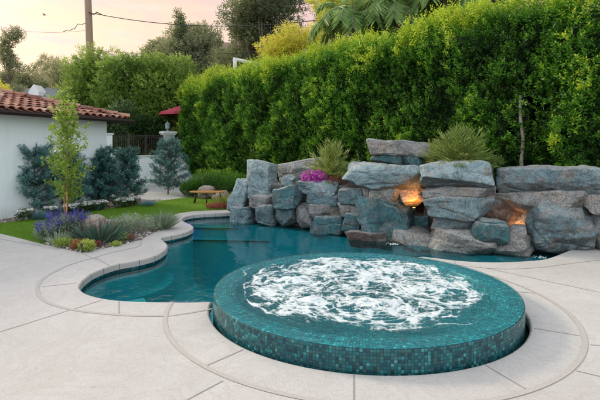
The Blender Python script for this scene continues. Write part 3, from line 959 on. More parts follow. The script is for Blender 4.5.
# submerged plaster face in front of the rocks
vs = []; fs = []
for i in range(60):
    px = 236 + (556 - 236) * i / 59; d = baseD(px) + .10
    vs += [((px - 300) * d / F, d, -.17), ((px - 300) * d / F, d, -1.6), ((px - 300) * (d + .6) / F, d + .6, -.17)]
for i in range(59): fs += [(3 * i, 3 * i + 1, 3 * i + 4, 3 * i + 3), (3 * i + 2, 3 * i, 3 * i + 3, 3 * i + 5)]
tag(link('pool_wall', mesh(vs, fs), M['plaster']), kind='structure')

# trickles of falling water at the foot of the rocks
for i, (px, py, d, hh, ww, lab) in enumerate(((563, 249, 7.5, .12, .012, 'tiny water spout rising at the foot of the largest right boulder'),)):
    c = P3(px, py, d); mb = MB()
    for q in range(7):
        x = c.x + random.uniform(-ww, ww)
        mb.tube([(x, c.y - .02, WZ + hh), (x + random.uniform(-.01, .01), c.y - .06, WZ + hh * .5), (x + random.uniform(-.02, .02), c.y - .10, WZ)], [.002, .003, .004], 5)
    tag(mb.build('water_trickle', plain('falling_water', (.7, .8, .82), .1, .05), smooth=True), lab, 'waterfall')
# patches of white froth where the trickles meet the pool
for i, (px, py, lab) in enumerate(((393, 244, 'little patch of white froth below the waterfall recess'), (541, 257.5, 'little patch of white froth beside the largest right boulder'))):
    x, y = G(px, py, WZ); mb = MB()
    for q in range(70):
        X_, Y_ = x + random.gauss(0, .06), y + random.gauss(0, .05); r = random.uniform(.003, .010)
        mb.lathe([(r, WZ + .001), (r * .7, WZ + r * .5), (.0005, WZ + r * .7)], X_, Y_, 6)
    tag(mb.build('froth', plain('white_froth', (.85, .9, .9), .5, .03)), lab, 'foam', kind='stuff')


# lamps lit in the picture
def lamp(px, py, d, col, power, label, aim=(0, .7, .7), rad=.04):
    c = P3(px, py, d)
    t = thing('rock_lamp', label, 'lamp', c)
    mb = MB(); mb.lathe([(.0, -.05), (.035, -.05), (.04, .0), (.03, .01)], 0, 0, 12); mb.build('housing', M['iron'], t, True)
    mb = MB(); mb.lathe([(.029, .008), (.018, .014), (.0005, .016)], 0, 0, 12); mb.build('lens', M['amber_lamp'], t, True)
    L = bpy.data.lights.new('lamp_light', 'SPOT'); L.color = col; L.energy = power; L.shadow_soft_size = rad; L.spot_size = math.radians(150); L.spot_blend = .8
    o = bpy.data.objects.new('bulb', L); C.objects.link(o); o.parent = t; o.location = (0, -.03, .05); o.rotation_euler = Vector(aim).to_track_quat('-Z', 'Y').to_euler()
    return t


lamp(414, 208, baseD(414) + .08, (1, .36, .03), 13, 'small amber lamp hidden below the orange-lit stone under the overhang')
lamp(519, 232, baseD(524) + .42, (1, .40, .12), 42, 'small amber lamp hidden in the recess left of the largest boulder')
# violet underwater lamp in the alcove
x, y = -2.875, 11.6
t = thing('underwater_lamp', 'violet underwater lamp set in the left wall of the far alcove', 'lamp', (x, y, -.26), 0)
mb = MB(); mb.tube([(0, 0, 0), (.05, 0, 0)], .085, 16); mb.build('bezel', M['iron'], t)
mb = MB(); mb.tube([(.04, 0, 0), (.065, 0, 0)], .075, 16); mb.build('lens', M['violet_lamp'], t)
L = bpy.data.lights.new('lamp_light', 'POINT'); L.color = (.55, .12, 1); L.energy = .3; L.shadow_soft_size = .05
o = bpy.data.objects.new('bulb', L); C.objects.link(o); o.parent = t; o.location = (.13, -.02, 0)

# ---------------------------------------------------------------- main hedge
A_ = np.array([-4.66, 21.2]); B_ = np.array([4.33, 10.37])
u_ = (B_ - A_) / np.linalg.norm(B_ - A_); nf = np.array([u_[1], -u_[0]])     # normal facing the pool
if nf[1] > 0: nf = -nf
Lh = np.linalg.norm(B_ - A_); HH = 5.05; TH = 1.7
S0, S1 = -2.5, Lh * 1.34


def hedge_pts(n, S0, S1, HH, TH, A, u, nf, zmin=.35):
    """points on front, top and left-end faces, with outward normals"""
    Lf = S1 - S0
    af, at_, ae = Lf * (HH - zmin), Lf * TH * .7, TH * HH
    tot = af + at_ + ae; cnt = [int(n * x / tot) for x in (af, at_, ae)]
    out = []; nr_ = []
    s = S0 + rng.random(cnt[0]) * Lf; h = zmin + rng.random(cnt[0]) * (HH - zmin)
    out.append(np.column_stack([s, np.zeros(cnt[0]), h])); nr_.append(np.tile([0, 1, 0], (cnt[0], 1)))
    s = S0 + rng.random(cnt[1]) * Lf; w = -rng.random(cnt[1]) * TH
    out.append(np.column_stack([s, w, np.full(cnt[1], HH)])); nr_.append(np.tile([0, 0, 1], (cnt[1], 1)))
    w = -rng.random(cnt[2]) * TH; h = zmin + rng.random(cnt[2]) * (HH - zmin)
    out.append(np.column_stack([np.full(cnt[2], S0), w, h])); nr_.append(np.tile([-1, 0, 0], (cnt[2], 1)))
    Pl = np.concatenate(out); Nl = np.concatenate(nr_).astype(float)
    # round the top front edge and the left end
    r = .55
    for axis_a, lim_a, sg in ((1, -r, 1),):
        dy = np.clip(Pl[:, 1] + r, 0, None); dz = np.clip(Pl[:, 2] - (HH - r), 0, None)
        m = np.hypot(dy, dz); k = m > r
        Pl[k, 1] = -r + dy[k] / m[k] * r; Pl[k, 2] = HH - r + dz[k] / m[k] * r
        Nl[k] = np.column_stack([np.zeros(k.sum()), dy[k] / m[k], dz[k] / m[k]])
    re = .9
    dx = np.clip(-(Pl[:, 0] - (S0 + re)), 0, None); dy = np.clip(Pl[:, 1] + re, 0, None)
    m = np.hypot(dx, dy); k = m > re
    Pl[k, 0] = S0 + re - dx[k] / m[k] * re; Pl[k, 1] = -re + dy[k] / m[k] * re
    rc = min(2.4, HH * .4)
    dz = np.clip(Pl[:, 2] - (HH - rc), 0, None); dx = np.clip(-(Pl[:, 0] - (S0 + rc)), 0, None)
    m = np.hypot(dx, dz); k = m > rc
    Pl[k, 0] = S0 + rc - dx[k] / m[k] * rc; Pl[k, 2] = HH - rc + dz[k] / m[k] * rc
    lowe = np.clip((1.7 - Pl[:, 2]) / 1.3, 0, 1) * np.clip((S0 + 3 - Pl[:, 0]) / 3, 0, 1)
    Pl[:, 0] += lowe * .9
    return Pl, Nl


def toworld(Pl, A, u, nf):
    return np.column_stack([A[0] + u[0] * Pl[:, 0] + nf[0] * Pl[:, 1], A[1] + u[1] * Pl[:, 0] + nf[1] * Pl[:, 1], Pl[:, 2]])


def make_hedge(n, k, S0, S1, HH, TH, A, u, nf, L, W, mat, obj_name, label, cat, zmin, topglow, bulge=.2, pbase=.40, core_in=.34, under=.5, gaps=()):
    Pl, Nl = hedge_pts(n, S0, S1, HH, TH, A, u, nf, zmin)
    big = fbm(Pl, .55, 3, 2); med = fbm(Pl, 1.9, 3, 5); sm = fbm(Pl, 5.0, 2, 8)
    dep = rng.random(len(Pl)) ** 1.4 * .34
    lob = fbm(Pl * np.array([1, 1, .7]), .95, 2, 61)
    disp = bulge * big + .30 * np.clip(lob, -.6, .6) + .30 * med + .15 * sm - dep + .25 * med * (Nl[:, 2] > .6)
    # the skirt tucks in near the ground
    disp -= under * np.clip((zmin + 1.0 - Pl[:, 2]) / 1.0, 0, 1) ** 2 * (Nl[:, 1] > .5)
    for (gs, gh_, gr) in gaps:
        k_ = np.hypot(Pl[:, 0] - gs, (Pl[:, 2] - gh_) * .35) < gr
        disp[k_ & (rng.random(len(Pl)) < .55)] -= 9
    keep = disp > -5
    Pl, Nl, big, med, sm, dep, disp, lob = [x[keep] for x in (Pl, Nl, big, med, sm, dep, disp, lob)]
    # scattered sparse holes in leaf cover
    Pl = Pl + Nl * disp[:, None]
    T = pbase + .30 * lob + .52 * med + .50 * sm - .10 * np.clip((2.6 - Pl[:, 2]) / 2.2, 0, 1) + .12 * big - dep * 1.1 + rng.normal(size=len(Pl)) * .07  # shade painted into the tint: darker in hollows and low down
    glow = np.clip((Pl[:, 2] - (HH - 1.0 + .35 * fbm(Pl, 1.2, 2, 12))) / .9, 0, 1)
    T = T + topglow * glow  # sun glow and fresh growth along the top, painted into the tint
    Wp = toworld(Pl, A, u, nf)
    Nw = np.column_stack([u[0] * Nl[:, 0] + nf[0] * Nl[:, 1], u[1] * Nl[:, 0] + nf[1] * Nl[:, 1], Nl[:, 2]])
    S = Nw * .7 + np.array([0, 0, .75]) + rng.normal(size=Nw.shape) * .38
    root = thing(obj_name, label, cat, (float(A[0]), float(A[1]), 0))
    loc = np.array([A[0], A[1], 0])
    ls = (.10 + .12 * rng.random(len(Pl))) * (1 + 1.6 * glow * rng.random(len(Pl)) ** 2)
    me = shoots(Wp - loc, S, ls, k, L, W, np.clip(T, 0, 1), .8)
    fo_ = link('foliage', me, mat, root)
    # dark inner mass with a lumpy skin, so that no sky shows through its middle
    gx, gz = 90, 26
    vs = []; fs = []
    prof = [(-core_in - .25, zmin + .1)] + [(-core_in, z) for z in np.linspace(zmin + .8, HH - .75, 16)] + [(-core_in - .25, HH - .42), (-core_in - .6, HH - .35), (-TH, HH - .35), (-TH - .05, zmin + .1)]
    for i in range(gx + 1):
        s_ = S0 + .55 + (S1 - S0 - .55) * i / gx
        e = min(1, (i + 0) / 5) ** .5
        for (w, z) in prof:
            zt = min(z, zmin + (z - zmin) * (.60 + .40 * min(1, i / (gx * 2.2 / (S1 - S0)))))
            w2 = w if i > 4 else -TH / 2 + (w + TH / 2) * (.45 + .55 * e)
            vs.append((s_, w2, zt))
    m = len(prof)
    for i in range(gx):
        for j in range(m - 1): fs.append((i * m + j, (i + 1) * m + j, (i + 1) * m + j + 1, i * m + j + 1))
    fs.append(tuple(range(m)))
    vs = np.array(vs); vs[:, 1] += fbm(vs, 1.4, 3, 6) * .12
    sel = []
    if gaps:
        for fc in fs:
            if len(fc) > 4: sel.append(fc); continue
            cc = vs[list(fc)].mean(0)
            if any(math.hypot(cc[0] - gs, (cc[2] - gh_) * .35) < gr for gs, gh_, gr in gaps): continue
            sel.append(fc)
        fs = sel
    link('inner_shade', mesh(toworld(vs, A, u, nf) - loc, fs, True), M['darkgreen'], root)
    return root


def s_at(px):                                    # where the view line of column px meets the hedge front
    k = (px - 300) / F
    return float((k * A_[1] - A_[0]) / (u_[0] - k * u_[1]))


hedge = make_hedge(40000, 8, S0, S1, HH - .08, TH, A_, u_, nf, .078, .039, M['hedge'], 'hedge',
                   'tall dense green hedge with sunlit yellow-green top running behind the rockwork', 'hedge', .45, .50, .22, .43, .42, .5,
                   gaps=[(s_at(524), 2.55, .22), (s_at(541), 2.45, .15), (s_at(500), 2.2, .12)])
# trunks under and inside the hedge
def trunk(parent, base, top, r0, r1, mat, wob=.06, name='trunk', seg=8):
    pts = []; rs = []
    for i in range(7):
        t = i / 6
        p = Vector(base).lerp(Vector(top), t) + Vector((random.uniform(-wob, wob), random.uniform(-wob, wob), 0)) * (1 if 0 < i < 6 else 0)
        pts.append(p); rs.append(r0 + (r1 - r0) * t)
    mb = MB(); mb.tube(pts, rs, seg); return mb.build(name, mat, parent, True)


for (px, off, zt, mt) in ((204, -.6, 2.2, 'bark_pale'), (213, -.45, 2.0, 'bark'), (226, -.35, 1.6, 'bark_pale'), (231, -.6, 1.9, 'bark'), (243, -.5, 1.8, 'bark'), (259, -.5, 1.7, 'bark'), (300, -.5, 2, 'bark'), (356, -.2, 1.7, 'bark_pale'), (524, -.20, 2.9, 'bark_pale'), (470, -.4, 2.3, 'bark')):
    s_ = s_at(px); b = A_ + u_ * s_ + nf * off - A_
    trunk(hedge, (b[0], b[1], -.03), (b[0] + random.uniform(-.15, .15), b[1] + .1, zt), .055, .03, M[mt])

# pale neighbour house far side, glimpsed through the hedge
c0 = A_ + u_ * s_at(526) - nf * 3.6
mb = MB(); ang = math.atan2(u_[1], u_[0])
nb = thing('neighbour_house', 'pale neighbouring house glimpsed through gaps at the right of the tall hedge', 'house', (c0[0] + .4, c0[1] + 1.0, 0), ang)
mb.box(0, 0, 1.55, 5.0, 3, 3.1); mb.build('wall', M['white_wall'], nb)
mb = MB(); mb.add([(-2.8, -1.8, 3.1), (2.8, -1.8, 3.1), (2.8, 1.8, 3.1), (-2.8, 1.8, 3.1), (-1.2, 0, 3.9), (1.2, 0, 3.9)], [(0, 1, 5, 4), (1, 2, 5), (2, 3, 4, 5), (3, 0, 4), (3, 2, 1, 0)]); mb.build('roof', M['tile'], nb)

# ---------------------------------------------------------------- trees
def tree(name, label, cat, base, th, r0, clumps, mat, nsh, k, L, W, tint=.45, bark='bark', group=None, gap=.15, updir=.5, thin=.25):
    t = thing(name, label, cat, base, 0, group)
    trunk(t, (0, 0, 0), (random.uniform(-.1, .1), 0, th), r0, r0 * .55, M[bark], r0 * .5)
    mb = MB()
    for (cx, cy, cz, rx, ry, rz_) in clumps:
        mb.tube([(0, 0, th * .75), (cx * .5, cy * .5, (th * .75 + cz) * .5 + .1), (cx, cy, cz)], [r0 * .4, r0 * .25, r0 * .08], 6)
    mb.build('limbs', M[bark], t, True)
    tot = sum(c[3] * c[4] * c[5] for c in clumps) ** 1.0
    OO = []; SS = []; TT = []
    for c in clumps:
        m = max(40, int(nsh * c[3] * c[4] * c[5] / tot))
        p, d = in_ball(m, c[:3], c[3:6])
        nz = fbm(p + np.array(base), 1.3 / max(.5, c[3]) + .3, 3, 4)
        p2 = np.array(c[:3]) + (p - np.array(c[:3])) * (1 + .28 * nz)[:, None]
        kp = nz > -gap - .25
        rel = (p2 - np.array(c[:3])) / np.array(c[3:6])
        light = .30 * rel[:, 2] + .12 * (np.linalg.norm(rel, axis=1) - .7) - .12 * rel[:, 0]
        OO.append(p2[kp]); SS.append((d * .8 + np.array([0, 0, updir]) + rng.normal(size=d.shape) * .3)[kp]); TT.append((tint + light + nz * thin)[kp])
    O_ = np.concatenate(OO); S_ = np.concatenate(SS); T_ = np.clip(np.concatenate(TT), 0, 1)
    link('crown', shoots(O_, S_, L * 2.2, k, L, W, T_, .9), mat, t)
    return t


def rclumps(n, rx, ry, z0, z1, r, sq=.8):
    out = []
    for i in range(n):
        a = random.random() * 6.28; q = random.random() ** .5; z = random.uniform(z0, z1)
        e = math.sin(PI * min(.95, max(.12, (z - z0) / (z1 - z0 + 1e-6) * .8 + .15))) ** .5
        out.append((rx * q * e * math.cos(a), ry * q * e * math.sin(a), z, r * random.uniform(.7, 1.2), r * random.uniform(.7, 1.2), r * sq * random.uniform(.7, 1.1)))
    return out


def atp(px, d): return ((px - 300) * d / F, d, -.03)


BT = 'trees rising beyond the hedges'
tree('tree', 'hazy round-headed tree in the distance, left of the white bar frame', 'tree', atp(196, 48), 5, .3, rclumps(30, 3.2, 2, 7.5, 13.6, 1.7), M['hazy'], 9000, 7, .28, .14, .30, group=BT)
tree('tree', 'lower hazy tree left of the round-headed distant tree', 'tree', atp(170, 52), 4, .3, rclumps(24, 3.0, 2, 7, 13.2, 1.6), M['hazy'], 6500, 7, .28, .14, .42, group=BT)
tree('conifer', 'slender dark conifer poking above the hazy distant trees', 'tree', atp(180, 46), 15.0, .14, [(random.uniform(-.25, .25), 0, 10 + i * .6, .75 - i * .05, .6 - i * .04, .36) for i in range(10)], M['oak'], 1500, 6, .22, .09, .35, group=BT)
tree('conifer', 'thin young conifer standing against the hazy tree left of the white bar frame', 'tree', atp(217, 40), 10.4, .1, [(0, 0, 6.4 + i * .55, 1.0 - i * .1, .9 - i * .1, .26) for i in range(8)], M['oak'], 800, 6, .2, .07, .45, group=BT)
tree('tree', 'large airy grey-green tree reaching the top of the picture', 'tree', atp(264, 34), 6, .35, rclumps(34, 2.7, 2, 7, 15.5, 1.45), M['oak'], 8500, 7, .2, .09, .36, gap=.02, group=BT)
tree('tree', 'yellow-leaved tree glowing in the sun above the hedge', 'tree', atp(302, 25), 4, .2, rclumps(20, 1.7, 1.2, 5.4, 8.4, .8), M['yellow'], 4200, 7, .13, .055, .5, group=BT)
tree('tree', 'dark green tree behind the palm trees', 'tree', atp(372, 32), 7, .4, rclumps(22, 3.6, 2, 7, 13, 1.8), M['darkshrub'], 5200, 7, .18, .08, .5, group=BT)
tree('tree', 'dark green tree filling the sky right of the palm trees', 'tree', atp(455, 27), 7, .4, rclumps(26, 5, 2, 6.5, 12.5, 1.9), M['darkshrub'], 6500, 7, .18, .08, .5, group=BT)
tree('tree', 'very dark tree seen over the right end of the hedge', 'tree', atp(545, 24), 7, .4, rclumps(20, 4, 2, 6.5, 11.5, 1.8), M['darkshrub'], 4500, 7, .18, .08, .4, group=BT)
# left horizon
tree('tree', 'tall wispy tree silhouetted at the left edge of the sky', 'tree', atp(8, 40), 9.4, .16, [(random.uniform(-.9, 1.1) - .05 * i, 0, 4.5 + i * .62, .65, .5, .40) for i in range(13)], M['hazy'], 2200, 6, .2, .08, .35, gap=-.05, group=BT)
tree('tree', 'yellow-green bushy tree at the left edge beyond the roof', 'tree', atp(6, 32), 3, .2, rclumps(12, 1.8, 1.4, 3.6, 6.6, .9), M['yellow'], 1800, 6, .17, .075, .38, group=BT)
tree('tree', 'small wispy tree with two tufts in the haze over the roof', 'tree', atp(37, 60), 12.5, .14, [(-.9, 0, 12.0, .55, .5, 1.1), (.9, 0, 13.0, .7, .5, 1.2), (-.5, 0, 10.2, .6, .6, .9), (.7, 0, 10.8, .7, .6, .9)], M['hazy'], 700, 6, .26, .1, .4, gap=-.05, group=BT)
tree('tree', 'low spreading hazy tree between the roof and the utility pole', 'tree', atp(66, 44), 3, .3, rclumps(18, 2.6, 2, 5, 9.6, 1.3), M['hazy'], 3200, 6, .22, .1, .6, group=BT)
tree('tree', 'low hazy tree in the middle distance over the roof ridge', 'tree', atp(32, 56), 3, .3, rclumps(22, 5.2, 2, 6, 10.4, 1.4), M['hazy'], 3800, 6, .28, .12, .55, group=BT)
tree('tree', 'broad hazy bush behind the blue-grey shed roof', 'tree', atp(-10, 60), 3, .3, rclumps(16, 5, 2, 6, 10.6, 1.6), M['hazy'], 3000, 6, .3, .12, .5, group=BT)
tree('tree', 'dark evergreen shrub behind the iron railing', 'tree', atp(136, 25.0), 1.5, .15, rclumps(16, 1.8, .5, 1.6, 3.3, .7), M['darkshrub'], 4000, 7, .11, .05, .45, group=BT)
tree('tree', 'dark shrub between the tiled eave and the railing', 'tree', atp(118, 23.0), 1.5, .15, rclumps(10, 1.0, .5, 1.6, 3.6, .7), M['darkshrub'], 2600, 7, .11, .05, .6, group=BT)


# the big rounded far hedge behind the garden wall: a hazy left mass and a brighter right one
def massed(label, px0, px1, D, tops, mat, n, L, tint, seed):
    random.seed(seed); cl = []
    x0 = (px0 - 300) * D / F; x1 = (px1 - 300) * D / F; xm = (x0 + x1) / 2
    m = int((x1 - x0) / .75)
    for i in range(m + 1):
        x = x0 + (x1 - x0) * i / m
        top = float(np.interp((x - x0) / (x1 - x0), [q[0] for q in tops], [q[1] for q in tops]))
        z = 1.2
        while z < top - .2:
            zc = min(z, top - .85)
            cl.append((x - xm + random.uniform(-.25, .25), random.uniform(-.35, .35), zc + random.uniform(-.15, .15), random.uniform(.75, 1.15), random.uniform(.6, .95), random.uniform(.7, 1.0)))
            z += 1.0
    t = tree('hedge', label, 'hedge', (xm, D, -.03), 2.0, .16, cl, mat, n, 8, L, L * .5, tint, gap=.25, thin=.45)
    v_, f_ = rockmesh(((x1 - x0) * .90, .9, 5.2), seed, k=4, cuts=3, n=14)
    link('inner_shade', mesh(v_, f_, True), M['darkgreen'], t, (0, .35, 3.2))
    return t


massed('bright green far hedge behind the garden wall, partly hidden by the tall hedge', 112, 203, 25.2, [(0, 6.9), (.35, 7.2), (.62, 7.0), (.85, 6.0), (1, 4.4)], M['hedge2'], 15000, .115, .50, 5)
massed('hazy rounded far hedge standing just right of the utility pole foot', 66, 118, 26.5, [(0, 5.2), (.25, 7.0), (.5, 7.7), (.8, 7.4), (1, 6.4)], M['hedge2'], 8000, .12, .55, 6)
random.seed(21)

# palms
def palm(label, base, h, fr_len, nf_, mat, droop=1.0, up=.5, lean=0, group='palms above the hedge', tint=.45, leafl=.55, nl=80, hang=.9):
    t = thing('palm_tree', label, 'palm tree', base, 0, group)
    trunk(t, (0, 0, 0), (lean, 0, h), .16, .12, M['bark_pale'], .03)
    PP = []; DD = []; TT = []; mb = MB()
    for i in range(nf_):
        a = i * 2.4 + random.uniform(-.2, .2); el = up + .8 * (i / nf_) * random.uniform(.6, 1.2)
        d = np.array([math.cos(a) * math.cos(el), math.sin(a) * math.cos(el), math.sin(el)])
        p = np.array([lean, 0, h]); pts = [p.copy()]
        st = fr_len * random.uniform(.8, 1.1) / 12
        for q in range(12):
            p = p + d * st; d = d + np.array([0, 0, -.16 * droop * (.4 + q / 8)]); d /= np.linalg.norm(d); pts.append(p.copy())
        mb.tube(pts, [.02 - .0013 * q for q in range(13)], 4, False)
        for q in range(nl):
            t_ = .12 + .88 * q / nl; x = t_ * 12; i0 = min(11, int(x)); pp = pts[i0] + (pts[i0 + 1] - pts[i0]) * (x - i0)
            dd = pts[i0 + 1] - pts[i0]; dd = dd / np.linalg.norm(dd)
            sd = np.cross(dd, [0, 0, 1]); sd /= np.linalg.norm(sd) + 1e-6
            for sg in (-1, 1):
                PP.append(pp); DD.append(sd * sg * .9 + dd * .6 + np.array([0, 0, -hang * random.uniform(.3, 1)])); TT.append(tint + random.uniform(-.15, .15) + .25 * (d[2] > -.5))
    mb.build('frond_ribs', M['bark_pale'], t)
    link('fronds', leafmesh(np.array(PP), np.array(DD), leafl * (.7 + .4 * rng.random(len(PP))), leafl * .10, np.clip(np.array(TT), 0, 1)), mat, t)
    return t


palm('sunlit yellow palm fronds rising straight up, leftmost of the palms', atp(332, 18), 6.3, 2.2, 13, M['palmy'], .35, 1.1, tint=.5)
palm('drooping green palm left of centre above the hedge', atp(352, 17), 6.2, 2.0, 22, M['palm'], 1.4, .6)
palm('drooping palm with sunlit tips in the middle of the palm group', atp(375, 19), 6.6, 2.0, 14, M['palmy'], 1.0, .8, tint=.3)
palm('broad weeping palm at the right of the palm group', atp(397, 16.5), 6.5, 1.9, 30, M['palm'], 1.7, .6, tint=.55)
palm('weeping palm partly hidden by the hedge top, rightmost of the palms', atp(446, 15.5), 6.7, 2.0, 24, M['palm'], 1.7, .6)

# ---------------------------------------------------------------- house
uh = np.array([.4356, .9]); uh /= np.linalg.norm(uh); nh_ = np.array([-uh[1], uh[0]])    # along the eave, inward
W0 = np.array([-7.4, 11.2]); WC = np.array([-5.99, 14.1])
house = thing('house', 'white stucco house with terracotta tile roof at the left edge', 'house', (WC[0], WC[1], 0))


def hp(a, b, z): p = uh * a + nh_ * b; return (p[0], p[1], z)      # a along the eave, b inward, from the wall corner


BACK = -9.0; DEEP = 7.0; EZ = 2.66
mb = MB()
mb.add([hp(0, 0, -.1), hp(BACK, 0, -.1), hp(BACK, DEEP, -.1), hp(0, DEEP, -.1), hp(0, 0, EZ - .02), hp(BACK, 0, EZ - .02), hp(BACK, DEEP, EZ - .02), hp(0, DEEP, EZ - .02)], [(0, 4, 5, 1), (1, 5, 6, 2), (2, 6, 7, 3), (3, 7, 4, 0), (4, 7, 6, 5)])
mb.build('wall', M['white_wall'], house)
OV = .42; SL = .27
E = lambda a, b, dz=0: hp(a, b, EZ + (b + OV) * SL + dz)
rid = DEEP / 2
mb = MB()
mb.add([E(OV, -OV), E(BACK - OV, -OV), E(BACK + rid, rid), E(-rid, rid), hp(OV, DEEP + OV, EZ), hp(BACK - OV, DEEP + OV, EZ)], [(0, 3, 2, 1), (0, 4, 3), (4, 5, 2, 3), (5, 1, 2)])
mb.add([hp(OV, -OV, EZ - .02), hp(BACK - OV, -OV, EZ - .02), hp(BACK - OV, DEEP + OV, EZ - .02), hp(OV, DEEP + OV, EZ - .02)], [(0, 1, 2, 3)])
roof = mb.build('roof', plain('terracotta_underlay', (.20, .09, .07), .9), house)
mb = MB()
mb.box(*hp((BACK) / 2 + 0, -OV - .012, EZ - .055), 9.0 + 2 * OV, .03, .12, math.atan2(uh[1], uh[0]))
for q in range(2):
    mb.tube([hp(OV + .18, -OV - .08, EZ - .06), hp(BACK - OV, -OV - .08, EZ - .06)], .055, 8)
mb.box(*hp(OV + .012, DEEP / 2, EZ - .055), .03, DEEP + 2 * OV, .12, math.atan2(uh[1], uh[0]))
mb.build('gutter', M['fascia'], house)
# barrel tiles on the pool-side slope and the hipped end
mb = MB()


def barrel(p0, p1, side, upv, r0, r1, seg=6):
    vs = []; fs = []
    for (p, r) in ((p0, r0), (p1, r1)):
        for k in range(seg + 1):
            a = PI * k / seg
            vs.append(Vector(p) + side * (math.cos(a) * r) + upv * (math.sin(a) * r * .85))
    for k in range(seg): fs.append((k, k + 1, seg + 2 + k, seg + 1 + k))
    for k in range(seg + 1): vs.append(Vector(p0) + side * (math.cos(PI * k / seg) * (r0 - .016)) + upv * (math.sin(PI * k / seg) * (r0 - .016) * .85))
    b = 2 * (seg + 1)
    for k in range(seg): fs.append((k, b + k, b + k + 1, k + 1))
    mb.add(vs, fs)


U3 = Vector((uh[0], uh[1], 0)); V3 = Vector((nh_[0], nh_[1], SL)).normalized(); UP = U3.cross(V3) * -1
if UP.z < 0: UP = -UP
sp_, ex = .235, .36
for i in range(42):
    a = OV - .12 - i * sp_
    for j in range(11):
        b0 = -OV + j * ex * .965
        if b0 > (OV - a) - OV + .02 - .1 or b0 > rid: continue
        jit = random.uniform(-.012, .012)
        p0 = Vector(E(a + jit, b0 - (.05 if j == 0 else 0), .035 + random.uniform(0, .012))); p1 = Vector(E(a + jit, b0 + ex * 1.1, .012))
        barrel(p0, p1, U3, UP, .098, .08)
V4 = Vector((-uh[0], -uh[1], SL)).normalized(); N3 = Vector((nh_[0], nh_[1], 0)); UP4 = N3.cross(V4); UP4 = -UP4 if UP4.z < 0 else UP4
for i in range(32):
    b = -OV + .12 + i * sp_
    for j in range(11):
        a0 = OV - j * ex * .965
        lim = min(b + OV, DEEP + OV - b)
        if OV - a0 > lim: continue
        z0 = EZ + (OV - a0) * SL
        p0 = Vector(hp(a0 + (.05 if j == 0 else 0), b, z0 + .035)); p1 = Vector(hp(a0 - ex * 1.1, b, z0 + ex * 1.1 * SL + .012))
        barrel(p0, p1, N3, UP4, .098, .08)
for j in range(16):                                 # caps along the near hip
    t = j * .25; t2 = t + .34
    if t2 > rid + OV: break
    p0 = Vector(hp(OV - t + .06, -OV + t - .06, EZ + t * SL + .075)); p1 = Vector(hp(OV - t2, -OV + t2, EZ + t2 * SL + .055))
    dd = (p1 - p0).normalized(); sd = dd.cross(Vector((0, 0, 1))).normalized()
    barrel(p0, p1, sd, Vector((0, 0, 1)), .125, .105, 8)
me_t = mb.build('roof_tile', M['tile'], roof); me_t.matrix_parent_inverse = Matrix.Identity(4)

# ---------------------------------------------------------------- garden wall with railing
wl = P3(112, 150, 20.3); wr = P3(214, 150, 23.6)
wl = np.array([wl.x, wl.y]); wr = np.array([wr.x, wr.y]); uw = (wr - wl) / np.linalg.norm(wr - wl); LW = float(np.linalg.norm(wr - wl)); aw = math.atan2(uw[1], uw[0])
gw = thing('garden_wall', 'low white stucco garden wall with cap, beyond the lawn', 'wall', (wl[0], wl[1], 0), aw)
mb = MB(); mb.box(LW / 2, .1, .67, LW, .2, 1.44); mb.build('wall_face', M['white_wall'], gw)
mb = MB(); mb.box(LW / 2, .1, 1.42, LW, .27, .07); mb.build('wall_cap', M['stone_white'], gw)
mb = MB(); mb.box(-.12, .1, 1.2, .26, .26, 2.4); mb.build('end_post', M['white_wall'], gw)
mb = MB(); mb.box(-.12, .1, 2.42, .36, .36, .07); mb.build('post_cap', M['stone_white'], gw)


def wpos(px):
    k = (px - 300) / F
    return float((k * wl[1] - wl[0]) / (uw[0] - k * uw[1]))


pp_ = wpos(169)


def w3(a, z, b=.1):
    return (wl[0] + uw[0] * a - uw[1] * b, wl[1] + uw[1] * a + uw[0] * b, z)


ra = thing('iron_railing', 'dark iron railing on the white wall, between the eave and the stone pillar', 'railing', w3(0, 1.45), aw)


def railing(root, L, nposts):
    mb = MB()
    for z in (.10, .86, .93): mb.box(L / 2, 0, z, L, .04, .035)
    mb.build('rail', M['iron'], root)
    mb = MB(); q = int(L / .085)
    for i in range(q): mb.box((i + .5) * L / q, 0, .48, .016, .016, .76)
    mb.build('balusters', M['iron'], root)
    for i in range(nposts + 1):
        mb = MB(); mb.box(.03 + (L - .06) * i / nposts, 0, .48, .055, .055, 1.0); mb.build('post', M['iron'], root)


railing(ra, pp_ - .28, 3)
rb = thing('iron_railing', 'short dark iron railing between the stone pillar and the hedge', 'railing', w3(pp_ + .3, 1.45), aw)
railing(rb, LW - pp_ - .3, 1)
pil = thing('stone_pillar', 'pale stone pillar standing on the white garden wall', 'pillar', w3(pp_, 0), aw)
mb = MB(); mb.box(0, 0, 1.25, .5, .42, 2.5); mb.build('shaft', M['rock_pale'], pil)
mb = MB(); mb.box(0, 0, 2.55, .66, .58, .10); mb.box(0, 0, 2.47, .56, .5, .06); mb.build('cap', M['stone_white'], pil)
fl_ = thing('lantern', 'small blue-grey lantern finial on top of the stone pillar', 'lantern', w3(pp_ - .03, 2.6), aw)
fl_.scale = (.8, .8, .8)
mb = MB(); mb.lathe([(.0, 0), (.13, 0), (.10, .05), (.04, .09), (.05, .14), (.12, .17)], 0, 0, 8); mb.build('base', plain('verdigris_metal', (.16, .24, .27), .6), fl_)
mb = MB(); mb.lathe([(.12, .17), (.15, .42), (.17, .43)], 0, 0, 6); mb.build('glass', plain('lantern_glass', (.25, .34, .38), .2), fl_)
mb = MB(); mb.lathe([(.18, .43), (.10, .52), (.03, .56), (.04, .60), (.0, .64)], 0, 0, 8); mb.build('lid', plain('verdigris_lid', (.14, .2, .22), .6), fl_)
